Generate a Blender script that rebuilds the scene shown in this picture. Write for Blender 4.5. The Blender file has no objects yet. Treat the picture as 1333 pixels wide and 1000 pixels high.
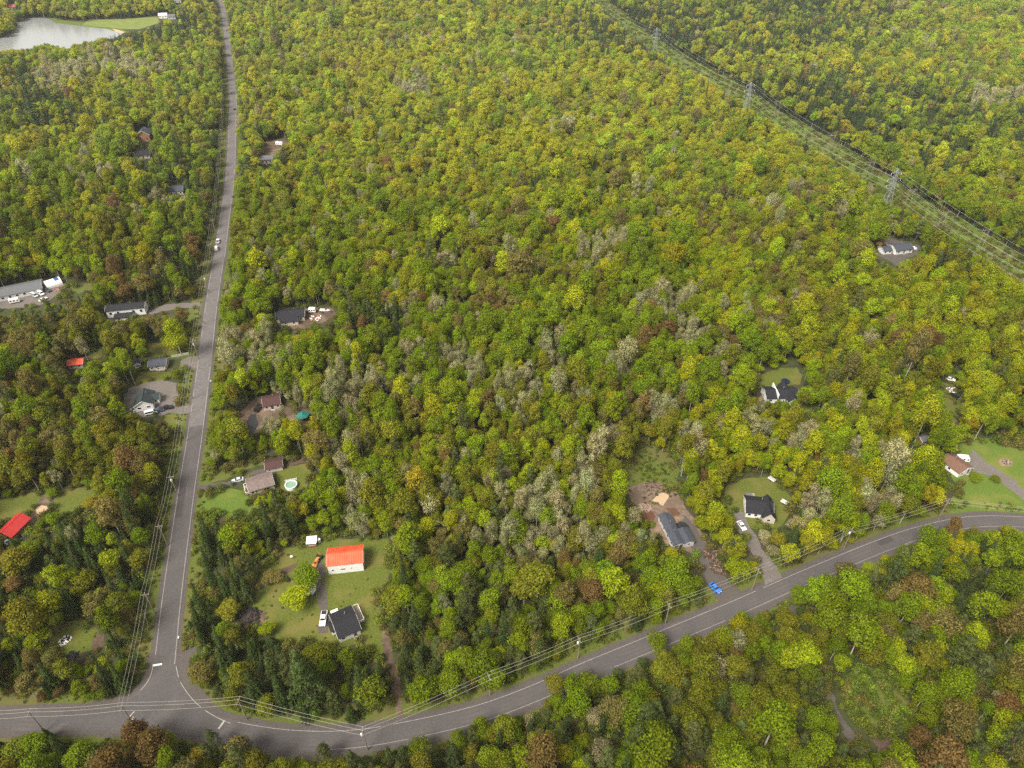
import bpy, bmesh, math, random
import numpy as np
from mathutils import Vector, Matrix

random.seed(7)
RNG = np.random.default_rng(11)
scene = bpy.context.scene
COL = scene.collection
R = math.radians

# ------------------------------------------------------------------ camera, light, exposure
CAM_H = 200.0
PITCH = R(37.9)
FPX, CX, CY = 924.0, 666.5, 500.0
cam_data = bpy.data.cameras.new('camera')
cam_data.sensor_width = 36.0
cam_data.lens = FPX / 1333.0 * 36.0
cam_data.clip_start = 1.0
cam_data.clip_end = 20000.0
cam = bpy.data.objects.new('camera', cam_data)
COL.objects.link(cam)
cam.location = (0, 0, CAM_H)
cam.rotation_euler = (math.pi / 2 - PITCH, 0, 0)
scene.camera = cam

SUN_AZ, SUN_EL = R(222), R(52)
world = bpy.data.worlds.new('World')
scene.world = world
world.use_nodes = True
wn = world.node_tree.nodes
wl = world.node_tree.links
wn.clear()
w_out = wn.new('ShaderNodeOutputWorld')
w_bg = wn.new('ShaderNodeBackground')
w_sky = wn.new('ShaderNodeTexSky')
w_sky.sky_type = 'NISHITA'
w_sky.sun_disc = False
w_sky.sun_elevation = SUN_EL
w_sky.sun_rotation = SUN_AZ
w_sky.air_density = 1.0
w_sky.dust_density = 3.0
w_hs = wn.new('ShaderNodeHueSaturation')      # an overcast sky has hardly any blue left
w_hs.inputs['Saturation'].default_value = 0.06
wl.new(w_sky.outputs[0], w_hs.inputs['Color'])
w_warm = wn.new('ShaderNodeMix')                 # the cloud layer is slightly warm
w_warm.data_type = 'RGBA'
w_warm.blend_type = 'MULTIPLY'
w_warm.inputs[0].default_value = 1.0
w_warm.inputs[7].default_value = (1.0, 0.965, 0.89, 1)
wl.new(w_hs.outputs[0], w_warm.inputs[6])
wl.new(w_warm.outputs[2], w_bg.inputs['Color'])
w_bg.inputs['Strength'].default_value = 0.075
wl.new(w_bg.outputs[0], w_out.inputs['Surface'])

sun_data = bpy.data.lights.new('sun', 'SUN')
sun_data.energy = 1.5
sun_data.angle = R(22)
sun_data.color = (1.0, 0.94, 0.84)
sun = bpy.data.objects.new('sun', sun_data)
COL.objects.link(sun)
sdir = Vector((math.sin(SUN_AZ) * math.cos(SUN_EL), math.cos(SUN_AZ) * math.cos(SUN_EL), math.sin(SUN_EL)))
sun.rotation_euler = sdir.to_track_quat('Z', 'Y').to_euler()
sun.location = (-200, -100, 400)

vs = scene.view_settings
vs.view_transform = 'Standard'
vs.look = 'None'
vs.gamma = 1.0
vs.use_curve_mapping = False
vs.exposure = 1.92

cy = scene.cycles
cy.max_bounces = 5
cy.diffuse_bounces = 2
cy.glossy_bounces = 2
cy.transmission_bounces = 2
cy.transparent_max_bounces = 4
cy.volume_bounces = 0
cy.use_denoising = False
cy.use_adaptive_sampling = False
cy.caustics_reflective = False
cy.caustics_refractive = False

# ------------------------------------------------------------------ survey: where a picture point meets level ground
SP, CP = math.sin(PITCH), math.cos(PITCH)

def G(px, py, z=0.0):
    u, v = (px - CX) / FPX, (py - CY) / FPX
    dz = -SP - v * CP
    t = (z - CAM_H) / dz
    return (u * t, (CP - v * SP) * t)

def Garr(P, z=0.0):
    return np.array([G(a, b, z) for a, b in P])

def proj(x, y, z):
    dz = z - CAM_H
    depth = y * CP - dz * SP
    v = y * SP + dz * CP
    return CX + FPX * x / depth, CY - FPX * v / depth

def inside(px, py, poly):
    poly = np.asarray(poly, float)
    res = np.zeros(px.shape, bool)
    n = len(poly)
    for i in range(n):
        x1, y1 = poly[i]
        x2, y2 = poly[(i + 1) % n]
        if y1 == y2:
            continue
        c = ((y1 > py) != (y2 > py)) & (px < (x2 - x1) * (py - y1) / (y2 - y1) + x1)
        res ^= c
    return res

def vnoise(x, y, seed):
    xi, yi = np.floor(x).astype(np.int64), np.floor(y).astype(np.int64)
    fx, fy = x - xi, y - yi
    fx, fy = fx * fx * (3 - 2 * fx), fy * fy * (3 - 2 * fy)
    def h(a, b):
        n = (a * 374761393 + b * 668265263 + seed * 974634777) & 0xffffffff
        n = ((n ^ (n >> 13)) * 1274126177) & 0xffffffff
        return ((n ^ (n >> 16)) & 0xffff) / 65535.0
    return (h(xi, yi) * (1 - fx) + h(xi + 1, yi) * fx) * (1 - fy) + (h(xi, yi + 1) * (1 - fx) + h(xi + 1, yi + 1) * fx) * fy

def smooth_line(P, step=4.0):
    """Catmull-Rom through ground points, resampled."""
    P = np.asarray(P, float)
    Q = np.vstack([2 * P[0] - P[1], P, 2 * P[-1] - P[-2]])
    out = []
    for i in range(1, len(Q) - 2):
        a, b, c, d = Q[i - 1], Q[i], Q[i + 1], Q[i + 2]
        n = max(2, int(np.linalg.norm(c - b) / step))
        for k in range(n):
            t = k / n
            out.append(0.5 * (2 * b + (c - a) * t + (2 * a - 5 * b + 4 * c - d) * t * t + (3 * b - a - 3 * c + d) * t ** 3))
    out.append(Q[-2])
    return np.array(out)

def normals2d(L):
    T = np.gradient(L, axis=0)
    T /= np.linalg.norm(T, axis=1)[:, None] + 1e-9
    return np.stack([-T[:, 1], T[:, 0]], 1)

# ------------------------------------------------------------------ materials
MATS = {}

def new_mat(name):
    m = bpy.data.materials.new(name)
    m.use_nodes = True
    MATS[name] = m
    return m, m.node_tree.nodes, m.node_tree.links

def M(name, col, col2=None, scale=1.0, rough=0.85, bump=0.0, detail=4.0, spec=0.25, stretch=(1, 1, 1), metallic=0.0, col3=None, scale3=0.05):
    if name in MATS:
        return MATS[name]
    m, n, l = new_mat(name)
    b = n['Principled BSDF']
    b.inputs['Roughness'].default_value = rough
    b.inputs['Specular IOR Level'].default_value = spec
    b.inputs['Metallic'].default_value = metallic
    if col2 is None:
        col2 = tuple(c * 0.8 for c in col)
    tc = n.new('ShaderNodeTexCoord')
    mp = n.new('ShaderNodeMapping')
    mp.inputs['Scale'].default_value = stretch
    l.new(tc.outputs['Object'], mp.inputs['Vector'])
    nz = n.new('ShaderNodeTexNoise')
    nz.inputs['Scale'].default_value = scale
    nz.inputs['Detail'].default_value = detail
    nz.inputs['Roughness'].default_value = 0.65
    l.new(mp.outputs[0], nz.inputs['Vector'])
    rp = n.new('ShaderNodeValToRGB')
    rp.color_ramp.elements[0].position = 0.33
    rp.color_ramp.elements[1].position = 0.67
    rp.color_ramp.elements[0].color = (*col2, 1)
    rp.color_ramp.elements[1].color = (*col, 1)
    l.new(nz.outputs['Fac'], rp.inputs[0])
    last = rp.outputs[0]
    if col3 is not None:
        n3 = n.new('ShaderNodeTexNoise')
        n3.inputs['Scale'].default_value = scale3
        n3.inputs['Detail'].default_value = 5
        l.new(tc.outputs['Object'], n3.inputs['Vector'])
        r3 = n.new('ShaderNodeValToRGB')
        r3.color_ramp.elements[0].position = 0.48
        r3.color_ramp.elements[1].position = 0.62
        l.new(n3.outputs['Fac'], r3.inputs[0])
        mx = n.new('ShaderNodeMix')
        mx.data_type = 'RGBA'
        l.new(r3.outputs[0], mx.inputs[0])
        l.new(last, mx.inputs[6])
        mx.inputs[7].default_value = (*col3, 1)
        last = mx.outputs[2]
    l.new(last, b.inputs['Base Color'])
    if bump:
        bp = n.new('ShaderNodeBump')
        bp.inputs['Strength'].default_value = bump
        bp.inputs['Distance'].default_value = 0.15
        l.new(nz.outputs['Fac'], bp.inputs['Height'])
        l.new(bp.outputs[0], b.inputs['Normal'])
    return m

def leaf_material(name, transl=0.3):
    m, n, l = new_mat(name)
    n.clear()
    out = n.new('ShaderNodeOutputMaterial')
    at = n.new('ShaderNodeAttribute')
    at.attribute_type = 'INSTANCER'
    at.attribute_name = 'tint'
    geo = n.new('ShaderNodeNewGeometry')
    mr = n.new('ShaderNodeMapRange')
    mr.inputs['To Min'].default_value = 0.55
    mr.inputs['To Max'].default_value = 1.5
    l.new(geo.outputs['Random Per Island'], mr.inputs['Value'])
    hs = n.new('ShaderNodeHueSaturation')
    l.new(at.outputs['Color'], hs.inputs['Color'])
    l.new(mr.outputs[0], hs.inputs['Value'])
    mh = n.new('ShaderNodeMath')
    mh.operation = 'MULTIPLY_ADD'
    fr = n.new('ShaderNodeMath')
    fr.operation = 'FRACT'
    m7 = n.new('ShaderNodeMath')
    m7.operation = 'MULTIPLY'
    m7.inputs[1].default_value = 37.3
    l.new(geo.outputs['Random Per Island'], m7.inputs[0])
    l.new(m7.outputs[0], fr.inputs[0])
    l.new(fr.outputs[0], mh.inputs[0])
    mh.inputs[1].default_value = 0.024
    mh.inputs[2].default_value = 0.488
    l.new(mh.outputs[0], hs.inputs['Hue'])
    d = n.new('ShaderNodeBsdfDiffuse')
    t = n.new('ShaderNodeBsdfTranslucent')
    l.new(hs.outputs[0], d.inputs['Color'])
    l.new(hs.outputs[0], t.inputs['Color'])
    mx = n.new('ShaderNodeMixShader')
    mx.inputs[0].default_value = transl
    l.new(d.outputs[0], mx.inputs[1])
    l.new(t.outputs[0], mx.inputs[2])
    l.new(mx.outputs[0], out.inputs['Surface'])
    return m

LEAF = leaf_material('leaf', 0.22)
NEEDLE = leaf_material('needle', 0.12)
BARK = M('bark', (0.13, 0.105, 0.08), (0.06, 0.05, 0.04), 3.0)
BIRCH = M('birch_bark', (0.42, 0.39, 0.34), (0.2, 0.18, 0.15), 3.0)

# ------------------------------------------------------------------ mesh helpers
class MB:
    def __init__(self):
        self.v, self.f = [], []
    def add(self, v, f):
        k = len(self.v)
        self.v += [tuple(p) for p in v]
        self.f += [tuple(i + k for i in q) for q in f]
        return self
    def box(self, x0, x1, y0, y1, z0, z1):
        v = [(x, y, z) for z in (z0, z1) for y in (y0, y1) for x in (x0, x1)]
        return self.add(v, [(0, 2, 3, 1), (4, 5, 7, 6), (0, 1, 5, 4), (2, 6, 7, 3), (0, 4, 6, 2), (1, 3, 7, 5)])
    def bar(self, a, b, r, r2=None, n=6):
        a, b = Vector(a), Vector(b)
        r2 = r if r2 is None else r2
        d = (b - a).normalized()
        u = d.cross(Vector((0, 0, 1)) if abs(d.z) < 0.9 else Vector((1, 0, 0))).normalized()
        w = d.cross(u)
        ring = lambda c, q: [c + (u * math.cos(2 * math.pi * i / n) + w * math.sin(2 * math.pi * i / n)) * q for i in range(n)]
        v = ring(a, r) + ring(b, r2)
        f = [(i, (i + 1) % n, n + (i + 1) % n, n + i) for i in range(n)] + [tuple(range(n))[::-1], tuple(range(n, 2 * n))]
        return self.add(v, f)
    def tube(self, P, rad, n=6):
        P = [Vector(p) for p in P]
        for i, p in enumerate(P):
            d = (P[min(i + 1, len(P) - 1)] - P[max(i - 1, 0)]).normalized()
            u = d.cross(Vector((0, 0, 1)) if abs(d.z) < 0.9 else Vector((1, 0, 0))).normalized()
            w = d.cross(u)
            r = rad[i] if hasattr(rad, '__len__') else rad
            self.v += [tuple(p + (u * math.cos(2 * math.pi * k / n) + w * math.sin(2 * math.pi * k / n)) * r) for k in range(n)]
        k0 = len(self.v) - n * len(P)
        for i in range(len(P) - 1):
            for k in range(n):
                self.f.append((k0 + i * n + k, k0 + i * n + (k + 1) % n, k0 + (i + 1) * n + (k + 1) % n, k0 + (i + 1) * n + k))
        self.f.append(tuple(range(k0, k0 + n))[::-1])
        self.f.append(tuple(range(len(self.v) - n, len(self.v))))
        return self
    def lathe(self, prof, n=16, c=(0, 0, 0)):
        k0 = len(self.v)
        for r, z in prof:
            self.v += [(c[0] + r * math.cos(2 * math.pi * i / n), c[1] + r * math.sin(2 * math.pi * i / n), c[2] + z) for i in range(n)]
        for j in range(len(prof) - 1):
            for i in range(n):
                self.f.append((k0 + j * n + i, k0 + j * n + (i + 1) % n, k0 + (j + 1) * n + (i + 1) % n, k0 + (j + 1) * n + i))
        return self
    def extrude_xz(self, P, y0, y1):
        """profile in x,z pushed along y"""
        n = len(P)
        v = [(x, y0, z) for x, z in P] + [(x, y1, z) for x, z in P]
        f = [tuple(range(n)), tuple(range(n, 2 * n))[::-1]] + [(i, n + i, n + (i + 1) % n, (i + 1) % n) for i in range(n)]
        return self.add(v, f)
    def mesh(self, name, mat):
        me = bpy.data.meshes.new(name)
        me.from_pydata(self.v, [], self.f)
        me.materials.append(mat)
        me.update()
        return me
    def build(self, name, mat, parent=None):
        bm = bmesh.new()
        me = self.mesh(name, mat)
        bm.from_mesh(me)
        bmesh.ops.recalc_face_normals(bm, faces=bm.faces)
        bm.to_mesh(me)
        bm.free()
        o = bpy.data.objects.new(name, me)
        COL.objects.link(o)
        if parent:
            o.parent = parent
        return o

def tag(o, label, cat, group=None):
    o['label'] = label
    o['category'] = cat
    if group:
        o['group'] = group
    return o

def empty(name, x, y, rz=0.0, z=0.0):
    o = bpy.data.objects.new(name, None)
    o.empty_display_size = 0.5
    COL.objects.link(o)
    o.location = (x, y, z)
    o.rotation_euler = (0, 0, rz)
    return o

def structure(o):
    o['kind'] = 'structure'
    return o

def sheet(name, P, z, mat, parent=None, wob=0.0, step=2.0, kind='structure'):
    """flat patch of ground from ground points, edge made uneven"""
    P = np.asarray(P, float)
    pts = []
    n = len(P)
    for i in range(n):
        a, b = P[i], P[(i + 1) % n]
        k = max(1, int(np.linalg.norm(b - a) / step)) if wob else 1
        for j in range(k):
            p = a + (b - a) * j / k
            if wob:
                p = p + (np.array([vnoise(p[0:1] / 3.1, p[1:2] / 3.1, 5)[0], vnoise(p[0:1] / 3.1, p[1:2] / 3.1, 9)[0]]) - 0.5) * 2 * wob
            pts.append(p)
    bm = bmesh.new()
    vs_ = [bm.verts.new((p[0], p[1], z)) for p in pts]
    f = bm.faces.new(vs_)
    f.normal_update()
    bmesh.ops.triangulate(bm, faces=[f], ngon_method='EAR_CLIP')
    bmesh.ops.recalc_face_normals(bm, faces=bm.faces)
    for f in bm.faces:
        if f.normal.z < 0:
            f.normal_flip()
    me = bpy.data.meshes.new(name)
    bm.to_mesh(me)
    bm.free()
    me.materials.append(mat)
    o = bpy.data.objects.new(name, me)
    COL.objects.link(o)
    if parent:
        o.parent = parent
    elif kind:
        o['kind'] = kind
    return o

def strip(name, L, off0, off1, z, mat, parent=None, wob=0.0):
    """ribbon along line L between two sideways offsets"""
    N = normals2d(L)
    a, b = L + N * off0, L + N * off1
    if wob:
        s = np.arange(len(L)) * 0.7
        a = a + N * ((vnoise(s, s * 0 + off0, 3) - 0.5) * 2 * wob)[:, None]
        b = b + N * ((vnoise(s, s * 0 + off1, 4) - 0.5) * 2 * wob)[:, None]
    k = len(L)
    mb = MB()
    mb.v = [(p[0], p[1], z) for p in a] + [(p[0], p[1], z) for p in b]
    mb.f = [(i, i + 1, k + i + 1, k + i) for i in range(k - 1)]
    o = mb.build(name, mat, parent)
    me = o.data
    if len(me.polygons) and me.polygons[0].normal.z < 0:
        me.flip_normals()
    if not parent:
        o['kind'] = 'structure'
    return o

# ------------------------------------------------------------------ the ground and what lies on it
GROUND = M('forest_floor', (0.05, 0.06, 0.018), (0.03, 0.036, 0.012), 0.25, 0.95, 0.3, col3=(0.05, 0.042, 0.022), scale3=0.03)
GRASS = M('lawn_grass', (0.11, 0.125, 0.017), (0.052, 0.068, 0.01), 1.5, 0.95, 0.8, detail=10, col3=(0.118, 0.108, 0.026), scale3=0.11)
GRASS_FRESH = M('fresh_lawn', (0.1, 0.145, 0.018), (0.055, 0.09, 0.011), 1.5, 0.95, 0.8, detail=10, col3=(0.12, 0.135, 0.025), scale3=0.09)
GRASS_WILD = M('rough_grass', (0.105, 0.125, 0.018), (0.05, 0.068, 0.011), 1.6, 0.95, 0.8, detail=10, col3=(0.095, 0.09, 0.025), scale3=0.06)
GRASS_FAR = M('corridor_grass', (0.1, 0.138, 0.016), (0.046, 0.074, 0.009), 0.6, 0.95, 0.5, detail=8, col3=(0.085, 0.095, 0.025), scale3=0.03)
FIELD = M('hay_field', (0.15, 0.18, 0.04), (0.11, 0.135, 0.03), 0.1, 0.95)
ASPHALT = M('asphalt', (0.084, 0.076, 0.075), (0.063, 0.057, 0.056), 1.6, 0.9, 0.1, detail=9, col3=(0.088, 0.078, 0.075), scale3=0.12)
ASPHALT_OLD = M('worn_asphalt', (0.15, 0.138, 0.134), (0.078, 0.071, 0.07), 1.1, 0.9, 0.15, detail=10, col3=(0.125, 0.115, 0.113), scale3=0.15)
GRAVEL = M('gravel', (0.105, 0.088, 0.08), (0.05, 0.043, 0.04), 2.2, 0.95, 0.4, detail=10, col3=(0.08, 0.07, 0.058), scale3=0.2)
GRAVEL_PALE = M('pale_gravel', (0.16, 0.138, 0.128), (0.09, 0.077, 0.07), 1.3, 0.95, 0.4, detail=10, col3=(0.115, 0.1, 0.086), scale3=0.15)
DIRT = M('dirt', (0.115, 0.075, 0.05), (0.05, 0.036, 0.026), 1.0, 0.95, 0.5, detail=9, col3=(0.16, 0.115, 0.08), scale3=0.12)
DIRT_RED = M('red_earth', (0.13, 0.062, 0.036), (0.07, 0.035, 0.022), 1.2, 0.95, 0.5, detail=8)
SAND = M('sand', (0.42, 0.3, 0.19), (0.33, 0.23, 0.145), 0.8, 0.95, 0.3, detail=7)
SAND_DIRTY = M('dirty_sand', (0.27, 0.19, 0.125), (0.12, 0.08, 0.055), 0.7, 0.95, 0.4, detail=9)
PAINT = M('road_paint', (0.4, 0.38, 0.36), (0.22, 0.205, 0.19), 1.5, 0.8)
PAINT_BRIGHT = M('road_paint_fresh', (0.72, 0.71, 0.68), (0.6, 0.58, 0.55), 2.0, 0.7)
SEAL = M('sealed_drive', (0.03, 0.03, 0.034), (0.02, 0.02, 0.022), 1.0, 0.7)

KEEP = []      # picture outlines that no tree may stand in front of
FOOT = []      # ground outlines that no trunk may stand in
SOFT = set()   # those whose edge bushes creep over
mb = MB()
S_ = 3600.0
ng = 24
for j in range(ng + 1):
    for i in range(ng + 1):
        mb.v.append((-S_ + 2 * S_ * i / ng, -S_ + 600 + 2 * S_ * j / ng, 0.0))
mb.f = [(j * (ng + 1) + i, j * (ng + 1) + i + 1, (j + 1) * (ng + 1) + i + 1, (j + 1) * (ng + 1) + i) for j in range(ng) for i in range(ng)]
structure(mb.build('ground', GROUND))

MAIN_PX = [(278, -40), (281, -14), (289, 6), (293, 30), (297, 60), (301, 100), (303.5, 130), (302.5, 160), (301, 210), (297, 255), (293.5, 277), (290.5, 300),
           (286.5, 330), (281.5, 357), (275, 400), (269.5, 445), (263, 497), (254, 565), (244, 630), (235.5, 690), (223.5, 780), (214, 868)]
CROSS_PX = [(-170, 940), (-60, 938), (0, 938), (100, 937), (200, 938), (270, 945), (320, 955), (370, 962), (430, 964), (480, 960), (530, 951), (590, 938), (640, 924), (700, 901),
            (760, 874), (830, 845), (900, 816), (950, 795), (1000, 773), (1050, 751), (1100, 730), (1155, 708), (1200, 693), (1263, 680), (1333, 680), (1480, 692)]
MAIN = smooth_line(Garr(MAIN_PX), 5.0)
CROSS = smooth_line(Garr(CROSS_PX), 3.0)
k_old = int(np.argmin(np.abs(MAIN[:, 1] - G(254, 560)[1])))
N_end = len(MAIN)

VERGE = GRASS_WILD
strip('verge', MAIN[int(N_end * 0.3):], -11.0, 9.5, 0.02, VERGE, wob=1.0)
strip('verge', CROSS, -9.0, 10.5, 0.03, VERGE, wob=1.2)
strip('road_shoulder', MAIN, -4.4, 4.3, 0.06, GRAVEL, wob=0.35)
strip('road_shoulder', CROSS, -4.8, 4.6, 0.07, GRAVEL, wob=0.4)
road = strip('road', MAIN[k_old:], -3.4, 3.4, 0.11, ASPHALT, wob=0.08)
road_old = strip('road', MAIN[:k_old + 1], -3.3, 3.3, 0.112, ASPHALT_OLD, wob=0.2)
road_cross = strip('road', CROSS, -3.2, 3.1, 0.12, ASPHALT, wob=0.08)
# the flared mouth of the junction
JN = [(198, 866), (196, 877), (190, 889), (180, 900), (164, 911), (140, 919), (110, 925), (110, 933), (200, 934), (285, 945), (330, 953), (308, 946.5), (288, 937), (268, 925), (253, 911), (241, 896), (234, 882), (230.5, 866)]
sheet('road', Garr(JN), 0.1275, ASPHALT)
FOOT.append(Garr(JN))
SH = [(193, 850), (190, 875), (178, 893), (158, 905), (120, 913), (60, 918), (60, 930), (240, 935), (420, 958), (420, 950), (370, 948), (330, 940), (300, 928), (275, 912), (258, 893), (247, 872), (243, 850)]
sheet('road_shoulder', Garr(SH), 0.085, GRAVEL, wob=0.5)
FOOT.append(Garr(SH))

# wheel tracks polished a little paler, and darker repairs
TRACK = M('wheel_polished_asphalt', (0.086, 0.077, 0.075), (0.064, 0.057, 0.056), 1.2, 0.85, 0.05, detail=9)
REPAIR = M('asphalt_repair', (0.06, 0.053, 0.052), (0.05, 0.044, 0.043), 2.0, 0.9)
for o_ in (-2.1, -0.9, 0.9, 2.1):
    strip('wheel_track', MAIN[k_old:], o_ - 0.3, o_ + 0.3, 0.1165, TRACK, road, wob=0.12)
for o_ in (-1.9, -0.7, 0.7, 1.9):
    strip('wheel_track', CROSS, o_ - 0.28, o_ + 0.28, 0.1245, TRACK, road_cross, wob=0.12)
for k_, (l_, i_, n_, a_, b_) in enumerate(((MAIN, k_old + 6, 3, -2.7, -0.3), (MAIN, k_old + 22, 2, 0.2, 2.6), (CROSS, 60, 3, -2.3, -0.1), (CROSS, 98, 2, 0.2, 2.2), (CROSS, 120, 4, -2.2, 0.0))):
    if i_ + n_ + 1 < len(l_):
        strip('asphalt_patch', l_[i_:i_ + n_ + 1], a_, b_, 0.1205 if l_ is MAIN else 0.1295, REPAIR, road if l_ is MAIN else road_cross)

# painted lines
def dashes(L, off, w, z, parent, mat=PAINT, gaps=None, seed=1):
    N = normals2d(L)
    r = np.random.default_rng(seed)
    i = 0
    mbd = MB()
    a, b = L + N * (off - w / 2), L + N * (off + w / 2)
    for i in range(len(L) - 1):
        if r.random() < (gaps or 0):
            continue
        mbd.add([(*a[i], z), (*a[i + 1], z), (*b[i + 1], z), (*b[i], z)], [(0, 1, 2, 3)])
    o = mbd.build('edge_line', mat, parent)
    return o
dashes(MAIN[k_old:], 2.95, 0.12, 0.125, road, gaps=0.02, seed=2)
dashes(MAIN[k_old:], -2.95, 0.12, 0.125, road, gaps=0.05, seed=3)
k2 = int(k_old * 0.62)
dashes(MAIN[k2:k_old + 1], 2.9, 0.14, 0.124, road_old, gaps=0.3, seed=4)
dashes(MAIN[k2:k_old + 1], -2.9, 0.12, 0.124, road_old, gaps=0.45, seed=5)
kx = int(np.argmin(np.abs(CROSS[:, 0] - G(300, 950)[0])))
dashes(CROSS[kx:], 2.5, 0.11, 0.133, road_cross, gaps=0.04, seed=6)
dashes(CROSS[kx + 8:], -2.5, 0.09, 0.133, road_cross, gaps=0.1, seed=7)
jn1 = smooth_line(Garr([(199, 868), (197, 878), (191, 890), (183, 899)]), 1.5)
dashes(jn1, 0, 0.16, 0.14, road, gaps=0.1)
jn2 = smooth_line(Garr([(229.5, 868), (232.5, 882), (239, 895), (251, 911), (267, 925), (288, 937), (306, 944)]), 1.5)
dashes(jn2, 0, 0.14, 0.14, road, gaps=0.25)
sheet('stop_line', Garr([(199, 865.5), (211, 863.7), (211, 866), (199, 868)]), 0.142, PAINT_BRIGHT, road)
sheet('road_marking', Garr([(283.5, 949), (286, 949), (294, 938), (291.5, 938)]), 0.144, PAINT, road_cross)
sheet('road_marking', Garr([(169, 943), (171.5, 943), (175, 934), (173, 933)]), 0.146, PAINT, road_cross)
sheet('road_marking', Garr([(168.5, 933), (169.3, 933.6), (175.5, 926.8), (174.7, 926.2)]), 0.146, PAINT, road_cross)

LAWN_Z, DIRT_Z, DRIVE_Z = 0.035, 0.05, 0.075

def patch(name, P, z, mat, keep=True, wob=1.0, grow=None):
    o = sheet(name, Garr(P), z, mat, wob=wob)
    if keep:
        KEEP.append(P)
    if name in ('lawn', 'clearing', 'verge', 'dirt_yard', 'dirt_patch', 'dirt_track'):
        SOFT.add(len(FOOT))
    FOOT.append(Garr(P))
    return o

# lawns and yards
BARN_LAWN = [(333, 770), (345, 735), (372, 713), (402, 708), (440, 702), (505, 700), (513, 716), (503, 755), (497, 790), (500, 830), (505, 862), (487, 850), (470, 842), (432, 842), (415, 838), (395, 838), (372, 846), (360, 835), (345, 812), (325, 800)]
patch('lawn', BARN_LAWN, LAWN_Z, GRASS)
patch('trail', [(497, 820), (506, 820), (512, 860), (523, 900), (528, 935), (518, 935), (510, 900), (502, 860)], 0.042, DIRT)
patch('driveway', [(411, 728), (421, 728), (426, 770), (428, 800), (427, 822), (416, 824), (417, 795), (415, 765)], DRIVE_Z, GRAVEL)
patch('dirt_track', [(318, 772), (345, 752), (372, 738), (385, 735), (386, 739), (360, 752), (335, 768), (322, 778)], 0.055, DIRT, keep=False)
patch('driveway', [(234, 852), (250, 842), (258, 845), (245, 862), (238, 868)], DRIVE_Z, GRAVEL)
patch('lawn', [(262, 646), (300, 634), (322, 640), (330, 652), (334, 662), (326, 671), (300, 672), (264, 672)], LAWN_Z, GRASS_FRESH)
patch('lawn', [(360, 617), (372, 608), (400, 604), (407, 612), (399, 636), (378, 641), (362, 636)], LAWN_Z, GRASS)
patch('verge', [(262, 630), (280, 617), (320, 604), (350, 597), (352, 602), (320, 613), (290, 625), (264, 634)], 0.037, GRASS_WILD)
patch('driveway', [(258, 634), (285, 629), (310, 622), (335, 612), (352, 607), (352, 614), (325, 624), (312, 629), (285, 635), (257, 642)], DRIVE_Z, GRAVEL)
patch('dirt_yard', [(366, 606), (385, 598), (402, 597), (402, 602), (385, 604), (370, 610)], DIRT_Z, DIRT)
patch('gravel_yard', [(158, 526), (166, 506), (190, 498), (212, 494), (228, 500), (233, 520), (228, 529), (205, 540), (188, 543), (168, 536), (152, 532)], DIRT_Z, GRAVEL_PALE)
patch('driveway', [(203, 533), (228, 528), (253, 529), (253, 537), (226, 538), (204, 542)], DRIVE_Z, GRAVEL_PALE)
patch('lawn', [(212, 542), (246, 538), (240, 552), (215, 550)], LAWN_Z, GRASS, keep=False)
patch('lawn', [(176, 500), (183, 484), (195, 484), (220, 484), (224, 490), (213, 494), (190, 499)], LAWN_Z, GRASS)
patch('driveway', [(234, 470), (245, 465), (264, 464), (262, 480), (240, 481)], DRIVE_Z, GRAVEL_PALE)
patch('lawn', [(189, 458), (190, 447), (205, 446), (218, 452), (240, 462), (232, 466), (195, 463)], LAWN_Z, GRASS)
patch('lawn', [(112, 463), (120, 453), (140, 455), (142, 463), (122, 468)], LAWN_Z, GRASS, keep=True)
patch('lawn', [(-40, 690), (-30, 655), (20, 648), (44, 640), (60, 650), (46, 668), (34, 680), (8, 674), (-10, 700)], LAWN_Z, GRASS)
patch('dirt_yard', [(42, 668), (58, 644), (72, 640), (70, 655), (63, 668), (46, 680), (34, 690), (30, 684)], DIRT_Z, DIRT, keep=False)
patch('driveway', [(23, 699), (36, 680), (41, 681), (34, 698), (26, 704)], DRIVE_Z, SEAL)
OVAL = [(68 + 0, 662), (71, 650), (80, 640), (94, 634.5), (110, 633), (124, 637), (128, 646), (118, 657), (100, 666), (84, 670), (72, 668)]
patch('lawn', OVAL, LAWN_Z, GRASS)
ring = smooth_line(Garr([(68, 668), (66, 655), (74, 642), (90, 633), (110, 629.5), (128, 634)]), 2)
strip('path', ring, -0.6, 0.6, 0.06, GRAVEL, wob=0.2)
patch('sand_pad', [(46.5, 664), (48, 660), (54, 658), (61, 659), (63, 662), (60, 667), (53, 670), (48, 668)], 0.06, SAND, wob=0.1)
patch('clearing', [(62, 842), (72, 822), (86, 812), (108, 806), (127, 812), (130, 828), (122, 846), (100, 853), (80, 852)], LAWN_Z, GRASS)
patch('dirt_patch', [(117, 846), (122, 832), (129, 823), (136, 824), (136, 838), (127, 846)], DIRT_Z, DIRT)
patch('lawn', [(1234, 612), (1241, 590), (1247, 576), (1290, 572), (1333, 583), (1470, 600), (1480, 664), (1333, 667), (1262, 667), (1236, 668), (1240, 648), (1246, 634)], LAWN_Z, GRASS_FRESH)
patch('driveway', [(1256, 596), (1268, 586), (1274, 590), (1285, 603), (1310, 618), (1333, 637), (1400, 668), (1400, 676), (1333, 652), (1305, 629), (1285, 618), (1266, 614)], DRIVE_Z, GRAVEL_PALE)
patch('fire_pit_bed', [(1299, 602), (1303, 597), (1313, 597), (1319, 602), (1315, 607), (1304, 607)], 0.06, SAND_DIRTY, wob=0.3)
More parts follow.
